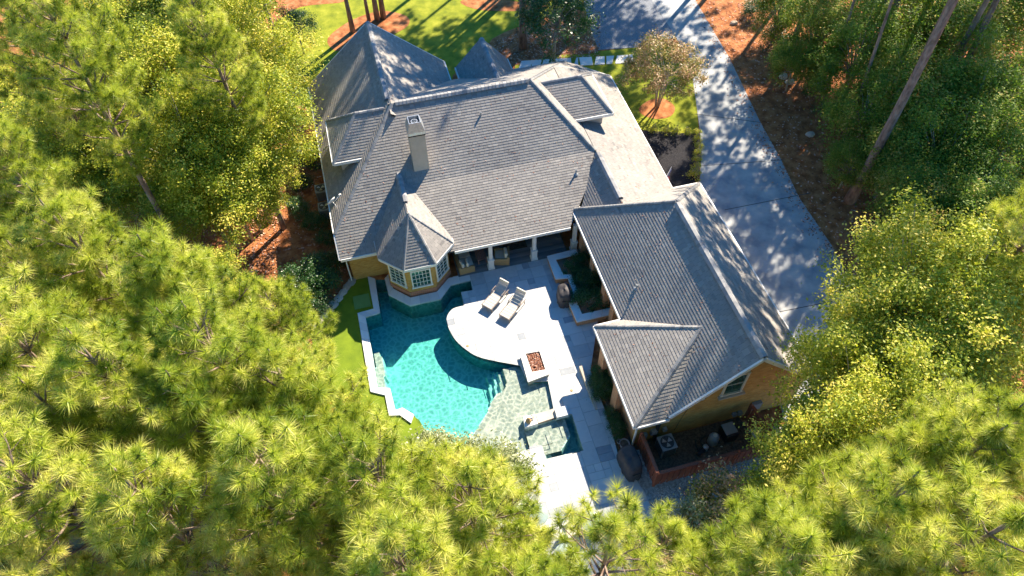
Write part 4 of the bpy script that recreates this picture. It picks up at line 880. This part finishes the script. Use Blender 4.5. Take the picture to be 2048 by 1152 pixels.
lounger((a2.x, a2.y, 0), math.atan2(b2.y-a2.y, b2.x-a2.x), 'taupe sling lounger nearer the raised bed and grill')

# fire pit
fq = P((1040, 707), (1081, 700), (1101, 747), (1056, 764), z=.28); fp = tag(link('fire_pit', None), 'square white stone fire pit filled with reddish lava rock at the pool edge', 'fire pit')
fi = P((1051, 707), (1079, 702), (1091, 739), (1064, 744), z=.28)
m = MB(); 
for i in range(4):
    a, b, c, d = fq[i], fq[(i+1) % 4], fi[(i+1) % 4], fi[i]; m.prism([a, b, c, d], .20, .28)
m.build('rim', M['coping'], fp)
ins = offset(fq, -.05); m = MB()
for i in range(4): m.prism([ins[i], ins[(i+1) % 4], fi[(i+1) % 4], fi[i]], -.25, .199)
m.build('base', M['stone'], fp); m = MB(); m.prism(fi, .02, .13); m.build('burner_bed', M['dark'], fp)
m = MB(); fx = [q[0] for q in fi]; fy = [q[1] for q in fi]; n_ = 0
while n_ < 420:
    x, y = R.uniform(min(fx), max(fx)), R.uniform(min(fy), max(fy))
    if inside((x, y), offset(fi, -.05)):
        s = R.uniform(.03, .06); z = .15+R.random()*.07; m.add([(x-s, y, z), (x, y-s, z+.01), (x+s, y, z), (x, y+s, z-.01), (x+R.uniform(-.02, .02), y, z+s), (x, y, z-s)], [(0, 1, 4), (1, 2, 4), (2, 3, 4), (3, 0, 4), (1, 0, 5), (2, 1, 5), (3, 2, 5), (0, 3, 5)], R.random()); n_ += 1
tag(m.build('lava_rocks', M['lava'], fp), kind='stuff')

# spa
spa = tag(link('spa', None), 'square sunken spa with tiered seat and pale coping beside the tanning shelf', 'spa')
def pr(pts, z0, z1, name, mat, parent, zz=0.0, tone=.6, bev=0): m = MB(); m.prism(P(*pts, z=zz), z0, z1, tone); return m.build(name, M[mat], parent, bevel=bev)
pr([(1049, 860), (1070, 850), (1144, 828), (1167, 901), (1092, 918), (1084, 890), (1059, 893)], -1.6, -1.05, 'spa_floor', 'spafloor', spa)
m = MB()
for i in range(len(SPA)): a, b = SPA[i], SPA[(i+1) % len(SPA)]; m.add([(a[0], a[1], -1.6), (b[0], b[1], -1.6), (b[0], b[1], -.02), (a[0], a[1], -.02)], [(0, 1, 2, 3)])
m.build('spa_wall', M['spafloor'], spa)
qs = [at(1049, 860), at(1144, 828), at(1167, 901), at(1072, 928)]
sq = lambda u_, v_: tuple(qs[0].lerp(qs[1], u_).lerp(qs[3].lerp(qs[2], u_), v_)[:2])
for u0, v0, u1, v1, zt in ((0.01, .01, .26, .98, -.26), (.26, .22, .38, .98, -.50), (.38, .20, .80, .32, -.50), (.38, .86, .84, .98, -.50)):
    m = MB(); m.prism([sq(u0, v0), sq(u1, v0), sq(u1, v1), sq(u0, v1)], -1.2, zt); m.build('spa_bench', M['spafloor'], spa, bevel=.02)
for x, y in ((1099, 886), (1134, 879)):
    m = MB(); m.lathe([(.05, 0), (.13, 0), (.13, .03), (.05, .03)], tuple(at(x, y, -1.04)), 16); m.build('drain', M['white'], spa)
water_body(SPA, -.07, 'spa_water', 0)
pr([(1109, 817), (1133, 811), (1138, 829), (1114, 835)], -.1, .20, 'coping_block', 'coping', spa, .2, bev=.01); pr([(1046, 833), (1070, 828), (1076, 847), (1050, 855)], -.6, .20, 'coping_block', 'coping', spa, .2, bev=.01)
pr([(1071, 828), (1108, 817), (1113, 834), (1077, 846)], -.6, .02, 'spillway', 'stucco', spa, .02)
orn = tag(link('lantern', None, loc=at(1057, 843, .2)), 'small curled metal ornament on the white block at the spa corner', 'ornament')
m = MB(); m.lathe([(.0, 0), (.12, 0), (.16, .08), (.10, .2), (.06, .24), (.09, .3), (.05, .36), (0, .38)], (0, 0, 0), 10); m.build('body', M['wicker'], orn, True)
m = MB(); m.tube([(.1, .0, .05), (.25, .05, .02), (.33, .16, .06), (.25, .24, .12), (.14, .2, .1)], [.04, .05, .05, .04, .02], 6); m.build('curl', M['palebark'], orn, True)
for x, y in ((935, 692), (1143, 781)):
    o = tag(link('deck_drain', None, loc=at(x, y, .004)), 'bronze deck jet near the curved pool edge' if x < 1000 else 'bronze deck jet near the corner of the sunlit paving', 'pool fitting', 'deck jets'); m = MB(); m.lathe([(0, .02), (.06, .02), (.085, .0)], (0, 0, 0), 14); m.build('cap', M['wicker'], o)

# seat wall round the raised bed
sw = tag(link('seat_wall', None), 'low stone capped seat wall bending round the raised bed by the grill', 'garden wall')
cin = P((1108, 512), (1127, 549), (1142, 549), (1158, 588), (1152, 600), (1164, 628), (1226, 614), z=.45); cout = P((1094, 512), (1111, 558), (1136, 556), (1148, 590), (1137, 604), (1154, 644), (1226, 628), z=.45)
stones(cin, cout, sw, 'cap_stone', 'coping', .38, .45, .8)
m = MB(); 
for i in range(len(cin)-1):
    q = offset([cin[i], cin[i+1], cout[i+1], cout[i]], -.03); m.prism(q, G0, .379)
m.build('wall', M['pier'], sw)
stones(P((1094, 512), (1150, 498), z=.45), P((1108, 520), (1158, 508), z=.45), sw, 'cap_stone', 'coping', .38, .45, .8)
sheet('bed_soil', P((1104, 510), (1165, 500), (1235, 640), (1160, 640), (1125, 560)), .12, M['lava']); 
sheet('garage_bed', P((1188, 735), (1215, 735), (1262, 880), (1240, 895)), G0+.06, M['soil'])
# planter skirt + sunken step wall
lw = tag(link('step_wall', None), 'narrow stone edged step wall between patio and garage bed', 'garden wall')
a, b = at(1160, 733, .3), at(1193, 814, .3); m = MB(); m.add([(a.x-.05, a.y, 0), (a.x+.12, a.y, 0), (b.x+.1, b.y, 0), (b.x-.05, b.y, 0), (a.x-.05, a.y, .35), (a.x+.12, a.y, .35), (b.x+.1, b.y, .06), (b.x-.05, b.y, .06)], [(3, 2, 1, 0), (4, 5, 6, 7), (0, 1, 5, 4), (1, 2, 6, 5), (2, 3, 7, 6), (3, 0, 4, 7)], .4); m.build('wall', M['stone'], lw)

# covered grills
def covered(loc, rz, dx, dy, h, label, slope=.2):
    o = thing('covered_grill', label, 'grill', loc, rz, 'covered grills'); m = MB(); rings = []; seg = 28
    def ring(k, sx, sy, z, wav):
        out = []
        for i in range(seg):
            a = 2*math.pi*i/seg; c, s = math.cos(a), math.sin(a); q = (abs(c)**4+abs(s)**4)**-.25
            w = 1+wav*math.sin(i*2.6+k)+wav*.6*math.sin(i*4.7); out.append((c*q*dx/2*sx*w, s*q*dy/2*sy*w, z+(slope*c*dx/2 if z > h*.8 else 0)))
        return out
    prof = [(1.06, 1.06, .02, .05), (1.02, 1.02, .35, .035), (.98, .98, h*.62, .02), (.96, .96, h*.8, .008), (.86, .86, h*.93, .004), (.62, .66, h, .0), (.0, .0, h*1.01, 0)]
    vs = []; fs = []
    for k, p in enumerate(prof): vs += ring(k, *p)
    for k in range(len(prof)-1):
        for i in range(seg): fs.append((k*seg+i, k*seg+(i+1) % seg, (k+1)*seg+(i+1) % seg, (k+1)*seg+i))
    m.add(vs, fs); m.build('cover', M['cover'], o, True)
    m = MB(); m.bar((-dx*.3, -dy*.51, h*.6), (dx*.3, -dy*.51, h*.6), .03); m.build('handle', M['dark'], o); return o
p = at(1128, 590, .5); covered((p.x, p.y, 0), math.radians(-8), .75, 1.15, 1.05, 'dark covered grill tucked beside the raised bed seat wall')
p = at(1260, 925, .5); covered((p.x, p.y, 0), math.radians(4), .85, 1.5, 1.2, 'large dark covered grill beside the red fence and the round pot')

# fenced equipment enclosure
fc = tag(link('wooden_fence', None), 'reddish stained board fence round the outdoor equipment', 'fence')
F0 = Vector((9.95, 13.5)); F1 = at(1256, 930, 1.35).to_2d(); F1 = Vector((9.95, 11.35)); F2 = Vector((16.35, 11.35)); F3 = Vector((15.75, 13.5)); fh = 1.5
def run(a, b, posts):
    d = (b-a); L = d.length; d = d/L; ang = math.atan2(d.y, d.x); k = int(L/.155)
    for i in range(k):
        c = a+d*(L*(i+.5)/k)+Vector((-d.y, d.x))*(.016 if i % 2 else -.010); m = MB(); m.box((c.x, c.y, fh/2-.03), (L/k-.022, .022, fh-.06-R.uniform(0, .02)), ang); m.build('board', M['fencewood'], fc)
    m = MB(); m.bar((a.x, a.y, fh+.01), (b.x, b.y, fh+.01), .17, .045); m.build('top_rail', M['fencewood'], fc)
    nrm = Vector((-d.y, d.x))*.05
    for t in posts:
        c = a+d*L*t; m = MB(); m.box((c.x, c.y, fh/2+.02), (.11, .13, fh+.10), ang); m.lathe([(.09, fh+.07), (.0, fh+.17)], (c.x, c.y, 0), 4); m.build('post', M['fencewood'], fc)
run(F0, F1, (0, 1)); run(F1, F2, (.34, .66)); run(F2, Vector((15.9, 13.5)), (0, 1))
sheet('equipment_pad', [(10.1, 11.5), (16.2, 11.5), (15.7, 13.7), (10.1, 13.7)], G0+.02, M['soil'])
def condenser(loc, rz, s, h, label, dark=False):
    o = thing('air_conditioner', label, 'air conditioner', loc, rz, 'outdoor condensers')
    m = MB(); m.box((0, 0, h/2), (s*.96, s*.96, h-.06)); m.build('body', M['grey' if not dark else 'dark'], o, bevel=.03)
    for k in range(4):
        m = MB()
        for j in range(9):
            z = .1+(h-.22)*j/8; a = k*math.pi/2; m.box((math.cos(a)*s*.485, math.sin(a)*s*.485, z), (.02, s*.8, .02), a)
        m.build('louvre', M['dark'], o)
    m = MB(); m.box((0, 0, h-.02), (s, s, .05)); m.build('top_panel', M['grey'], o, bevel=.02)
    m = MB(); m.lathe([(0, .008), (s*.38, .008), (s*.38, .02), (s*.42, .03)], (0, 0, h), 24); m.build('fan_well', M['dark'], o)
    m = MB()
    for k in range(3):
        a = k*2.094; m.add([(.03*math.cos(a), .03*math.sin(a), h+.022), (s*.34*math.cos(a), s*.34*math.sin(a), h+.02), (s*.34*math.cos(a+.9), s*.34*math.sin(a+.9), h+.045), (.05*math.cos(a+.9), .05*math.sin(a+.9), h+.03)], [(0, 1, 2, 3)])
    m.build('fan', M['metal'], o)
    m = MB()
    for r_ in (.12, .2, .28, .36): m.lathe([(s*r_-.006, .05), (s*r_+.006, .05), (s*r_, .06)], (0, 0, h), 20)
    m.build('guard', M['grey'], o); return o
p = at(1335, 883, .9); condenser((p.x, p.y, G0), math.radians(2), .82, .92, 'large condenser inside the red fence near the grill end')
p = at(1478, 868, .8); 
bx_ = thing('pool_heater', 'low grey topped box at the far end inside the red fence', 'pool heater', (14.65, 12.9, G0), .05)
m = MB(); m.box((0, 0, .35), (.62, .75, .7)); m.build('body', M['dark'], bx_, bevel=.02); m = MB(); m.box((0, .05, .73), (.66, .62, .05)); m.build('lid', M['grey'], bx_, bevel=.02)
ft = thing('pool_filter', 'round filter tank with pale cap between the heater and the pump inside the fence', 'pool filter', (13.75, 12.75, G0), 0)
m = MB(); m.lathe([(.0, 0), (.24, 0), (.27, .1), (.27, .55), (.22, .72), (.1, .8), (0, .8)], (0, 0, 0), 20); m.build('tank', M['grey'], ft, True); m = MB(); m.lathe([(.10, .78), (.12, .84), (.08, .92), (0, .93)], (0, 0, 0), 12); m.build('cap', M['cushion'], ft, True)
pu = thing('pool_pump', 'black pool pump with a clear lidded strainer inside the fence', 'pool pump', (12.9, 12.35, G0), .4)
m = MB(); m.tube([(-.25, 0, .2), (.25, 0, .2)], [.13, .13], 14); m.build('motor', M['dark'], pu, True); m = MB(); m.lathe([(0, .0), (.15, 0), (.15, .32), (.12, .38), (0, .38)], (.35, 0, 0), 14); m.build('strainer', M['metal'], pu, True)
m = MB(); m.tube([(.35, 0, .2), (.35, .35, .2), (.6, .5, .2), (.8, .4, .3)], [.035]*4, 8); m.tube([(-.1, 0, .3), (-.1, .3, .5), (.2, .6, .3)], [.035]*3, 8); m.build('pipe', M['dark'], pu, True)
p = at(641, 375, .8); condenser((p.x, p.y, G0), 0, .8, .85, 'pale blue condenser nearer the dormer on the west side')
p = at(648, 411, .8); condenser((p.x, p.y, G0), 0, .8, .85, 'pale blue condenser nearer the satellite dish on the west side')
# pots
def pot(loc, r, h, label, plant=False):
    o = thing('plant_pot', label, 'plant pot', loc, 0, 'garden pots'); m = MB(); m.lathe([(0, 0), (r*.65, 0), (r*.95, h*.85), (r, h), (r*.86, h), (r*.8, h*.82), (0, h*.8)], (0, 0, 0), 22); m.build('pot', M['terracotta'], o, True)
    m = MB(); m.lathe([(0, h*.83), (r*.8, h*.83)], (0, 0, 0), 16); m.build('soil', M['soil'], o)
    if plant: c = link('foliage', bedshrub[1], None, o); c.location = (0, 0, h*.8); c.scale = (1.6, 1.6, 2)
pot((*at(1249, 887, .4)[:2], 0), .27, .45, 'grey round pot between the grill cover and the garage corner'); pot((*at(1304, 1068, .3)[:2], 0), .3, .5, 'dark pot with a plant at the edge of the lower patio', True)
pot((*at(1238, 884, .1)[:2], 0), .13, .2, 'small brown pot at the corner of the garage bed')
# round patio tables with glass tops under the pines
for i, (x, y) in enumerate(((1180, 1040), (1075, 1030), (1130, 1110))):
    p = at(x, y, .7); lab = ('round glass topped table on the lower patio nearest the fence', 'round glass topped table on the lower patio nearest the pool shelf', 'round glass topped table at the bottom edge of the lower patio')[i]
    o = thing('patio_table', lab, 'table', (p.x, p.y, 0), i*.8, 'glass tables on the lower patio')
    m = MB(); m.lathe([(0, .70), (.5, .70), (.52, .715), (.5, .73), (0, .73)], (0, 0, 0), 28); m.build('tabletop', M['frosted'], o, True)
    for k in range(4): a = k*math.pi/2+.6; m = MB(); m.bar((.34*math.cos(a), .34*math.sin(a), 0), (.25*math.cos(a), .25*math.sin(a), .7), .04); m.build('leg', M['dark'], o)
for i, (x, y) in enumerate(((1140, 1062), (1062, 1010))):
    p = at(x, y, .4); o = thing('patio_chair', ('white cushioned chair between the two lower patio tables', 'white cushioned chair left of the lower patio tables')[i], 'chair', (p.x, p.y, 0), i*2+.4, 'chairs on the lower patio')
    m = MB(); m.box((0, 0, .40), (.55, .55, .12)); m.build('seat', M['cushion'], o, bevel=.03); m = MB(); m.box((0, .28, .68), (.55, .10, .5)); m.build('backrest', M['cushion'], o, bevel=.03)
    for sx in (-1, 1):
        for sy in (-1, 1): m = MB(); m.bar((sx*.25, sy*.25, 0), (sx*.24, sy*.24, .36), .035); m.build('leg', M['frame'], o)
# porch furniture
p = at(928, 520, .4); so = thing('wicker_sofa', 'wicker sofa with cream cushions at the left end of the porch', 'sofa', (p.x, p.y, .01), math.radians(3))
m = MB(); m.box((0, .35, .2), (.95, 2.3, .38)); m.build('base', M['wicker'], so, bevel=.03); m = MB(); m.box((-.42, .35, .45), (.16, 2.3, .5)); m.build('backrest', M['wicker'], so, bevel=.03)
m = MB(); m.box((0, -.74, .4), (.95, .14, .34)); m.build('arm', M['wicker'], so, bevel=.03)
for k in range(3): m = MB(); m.box((.08, -.28+.72*k, .46), (.72, .70, .16)); m.build('cushion', M['cushion'], so, bevel=.05)
for k, r_ in ((-.25, .2), (.1, -.1)): m = MB(); m.box((k-.02, -.5, .68), (.16, .5, .42), r_); m.build('pillow', M['cushion'], so, bevel=.06)
p = at(960, 508, .4); tb_ = thing('coffee_table', 'slatted pinkish teak coffee table on the porch', 'coffee table', (p.x, p.y+.15, .01), math.radians(4))
for k in range(5): m = MB(); m.box((-.24+.12*k, 0, .42), (.108, 1.3, .04)); m.build('slat', M['teak'], tb_)
for sx in (-1, 1):
    for sy in (-1, 1): m = MB(); m.bar((sx*.25, sy*.58, 0), (sx*.25, sy*.58, .4), .07); m.build('leg', M['teak'], tb_)
p = at(1000, 512, .4); ac = thing('wicker_armchair', 'wicker armchair with a cream pillow turned behind the first porch column', 'armchair', (p.x+.1, p.y, .01), math.radians(-14))
m = MB(); m.box((0, 0, .2), (.95, .95, .38)); m.build('base', M['wicker'], ac, bevel=.03); m = MB(); m.box((.42, 0, .5), (.14, .95, .5)); m.build('backrest', M['wicker'], ac, bevel=.03)
for s in (-1, 1): m = MB(); m.box((0, s*.42, .45), (.9, .12, .3)); m.build('arm', M['wicker'], ac, bevel=.03)
m = MB(); m.box((-.04, 0, .46), (.76, .7, .16)); m.build('cushion', M['cushion'], ac, bevel=.05); m = MB(); m.box((.25, -.05, .72), (.2, .6, .42), .15); m.build('pillow', M['cushion'], ac, bevel=.07)
o = thing('door_mat', 'dark brown mat on the porch boards behind the columns', 'mat', (7.4, 28.35, .012), .0); m = MB(); m.box((0, 0, .012), (1.5, .8, .022)); m.build('mat', M['soil'], o)
# satellite dish on the west eave
p = at(668, 430, 3.9); sd = thing('satellite_dish', 'white satellite dish on the edge of the west roof', 'satellite dish', (-2.75, 30.9, 3.75), 0)
m = MB(); m.lathe([(0, 0), (.15, .015), (.28, .06), (.36, .11), (.365, .10), (.28, .045), (.15, 0), (0, -.015)], (0, 0, 0), 26); o = m.build('reflector', M['white'], sd, True); o.location = (-.12, 0, .42); o.rotation_euler = (math.radians(-52), math.radians(-22), .5); o.scale = (.85, 1.1, 1)
m = MB(); m.tube([(0.05, -.25, 0), (0, -.1, .25), (-.1, -.02, .4)], [.025]*3, 6); m.tube([(-.1, 0, .35), (.15, .05, .5), (.38, .12, .72)], [.02]*3, 6); m.build('mast', M['white'], sd, True)
m = MB(); m.box((.40, .12, .74), (.14, .10, .10), .4); m.build('receiver', M['white'], sd, bevel=.02)
# flag by the east eave
fl_ = thing('flag', 'stars and stripes flag on a short pole below the east eave', 'flag', (17.1, 28.75, 2.1), math.radians(0))
m = MB(); m.tube([(0, 0, 0), (.95, .85, .75)], [.018, .015], 6); m.build('pole', M['white'], fl_)
cl = {'red': MB(), 'flagwhite': MB(), 'blue': MB()}; A = Vector((.90, .80, .71)); dn = Vector((0, 0, -1.0)); al = Vector((-.72, -.64, -.57)); nc, nr = 12, 13; stars = MB()
def fpt(i, j): return A+al*(i/nc*1.0)*.95+Vector((.05*math.sin(j*.5), -.05*math.sin(j*.5), 0))+Vector((.02*math.sin(i), -.03*math.cos(i*.9), -1.15*j/nr))
for i in range(nr):
    for j in range(nc):
        mat = 'blue' if (i >= 0 and i < 7 and j < 5) else ('red' if i % 2 == 0 else 'flagwhite')
        q = [A+al*(i/nr)+Vector((.05*math.sin(jj*.9), -.05*math.sin(jj*.9), -1.3*jj/nc)) for i, jj in ((i, j), (i+1, j), (i+1, j+1), (i, j+1))]
        cl[mat].add(q, [(0, 1, 2, 3)])
        if mat == 'blue':
            c = (q[0]+q[1]+q[2]+q[3])/4; e = (q[1]-q[0])*.22; g = (q[3]-q[0])*.22; nn = e.cross(g).normalized()*.004
            for s in (-1, 1): stars.add([c+nn*s-e-g, c+nn*s+e-g, c+nn*s+e+g, c+nn*s-e+g], [(0, 1, 2, 3)])
cl['red'].build('stripe', M['red'], fl_); cl['flagwhite'].build('stripe', M['flagwhite'], fl_); cl['blue'].build('canton', M['blue'], fl_); stars.build('stars', M['flagwhite'], fl_)
# path flagstones
fpth = tag(link('flagstone_path', None), kind='structure')
edges = [1036, 1062, 1082, 1100, 1122, 1146, 1160, 1186, 1210, 1228, 1250, 1268]
for i in range(len(edges)-1):
    x0, x1 = edges[i]+1.5, edges[i+1]-1.5; f = lambda x: 128-(x-1036)*.055; s0, s1 = R.uniform(-5, 5), R.uniform(-2, 6)
    q = P((x0+s0, f(x0)-8), (x1+s1, f(x1)-8), (x1+R.uniform(-2, 3), f(x1)+9), (x0+R.uniform(-2, 2), f(x0)+9)); q = [tuple(v) for v in offset(q, -.03)]
    m = MB(); m.prism(q, G0, G0+.05, R.random()); m.build('flagstone', M['coping'], fpth, bevel=.01)
# stone edging of the turf and loose rocks
def rock(px, py, s, label, name='boulder', rz=0, h=.6, ph=0, z=G0, group='edging stones', cat='rock', mat='stone'):
    p = at(px, py); rr = random.Random(px*7+py); m = MB(); n_ = 9; vs = []; fs = []
    for k, (q, z_) in enumerate(((1, 0), (1.05, .35), (.85, .8), (.45, 1.0))):
        for i in range(n_): a = 2*math.pi*i/n_; r_ = s*q*rr.uniform(.82, 1.15); vs.append((math.cos(a)*r_, math.sin(a)*r_*.72, z_*h*s+rr.uniform(-.02, .02)))
    for k in range(3):
        for i in range(n_): fs.append((k*n_+i, k*n_+(i+1) % n_, (k+1)*n_+(i+1) % n_, (k+1)*n_+i))
    fs.append(tuple(3*n_+i for i in range(n_))); m.add(vs, fs, rr.random()); o = m.build(name, M[mat]); o.location = (p.x, p.y, z); o.rotation_euler = (0, 0, rz); tag(o, label, cat, group); return o
es = [(702, 563), (694, 572), (685, 584), (676, 596), (667, 608), (658, 620), (648, 631), (638, 641), (629, 650)]
el = ['edging stone touching the low brick wall corner', 'edging stone second from the brick wall', 'pale edging stone third from the brick wall', 'pale flat edging stone in the middle of the turf border', 'edging stone just below the middle of the turf border', 'edging stone beside the glossy shrubs', 'edging stone third from the pines', 'edging stone second from the pines', 'pale edging stone closest to the pines']
for (x, y), l in zip(es, el): rock(x, y, R.uniform(.30, .38), l, 'edging_stone', rz=math.radians(48)+R.uniform(-.2, .2), h=.5)
rock(1580, 163, .38, 'grey rock behind the round stump in the mulch strip', group='rocks in the mulch strip'); rock(1621, 268, .34, 'pale angular rock low in the mulch strip', group='rocks in the mulch strip'); rock(1468, 45, .35, 'dull rock near the top of the mulch strip', group='rocks in the mulch strip')
o = thing('tree_stump', 'round pale cut stump in the mulch strip', 'stump', (*at(1567, 152)[:2], G0)); m = MB(); m.lathe([(.34, 0), (.30, .12), (.28, .22), (0, .22)], (0, 0, 0), 16); m.build('wood', M['cushion'], o)
o = thing('well_lid', 'round teal plastic lid in the shaded mulch left of the roof', 'lid', (*at(598, 244)[:2], G0)); m = MB(); m.lathe([(.26, 0), (.26, .06), (.22, .09), (0, .10)], (0, 0, 0), 20); m.build('lid', M['teal'], o)
for i, (x, y) in enumerate(((1378, 982), (1404, 975))):
    o = thing('stepping_stone', ('round stepping stone in the gravel nearer the patio', 'round stepping stone in the gravel nearer the rusty tree')[i], 'stepping stone', (*at(x, y)[:2], G0), 0, 'stepping stones in the gravel'); m = MB(); m.lathe([(.30, 0), (.29, .05), (0, .05)], (0, 0, 0), 14); m.build('slab', M['joint'], o)
# loose white gravel stones in the gravel bed
gp = P((1290, 935), (1495, 865), (1500, 960), (1340, 1040)); m = MB(); n_ = 0; xs = [q[0] for q in gp]; ys = [q[1] for q in gp]
while n_ < 2600:
    x, y = R.uniform(min(xs), max(xs)), R.uniform(min(ys), max(ys))
    if inside((x, y), gp) and not (x < 16.6 and y > 11.2): s = R.uniform(.015, .04); z = G0+.02; m.add([(x-s, y, z), (x, y-s*.8, z), (x+s, y, z), (x, y+s*.8, z), (x, y, z+s)], [(0, 1, 4), (1, 2, 4), (2, 3, 4), (3, 0, 4)], R.random()); 
    n_ += 1
tag(m.build('loose_gravel', M['coping']), kind='stuff')
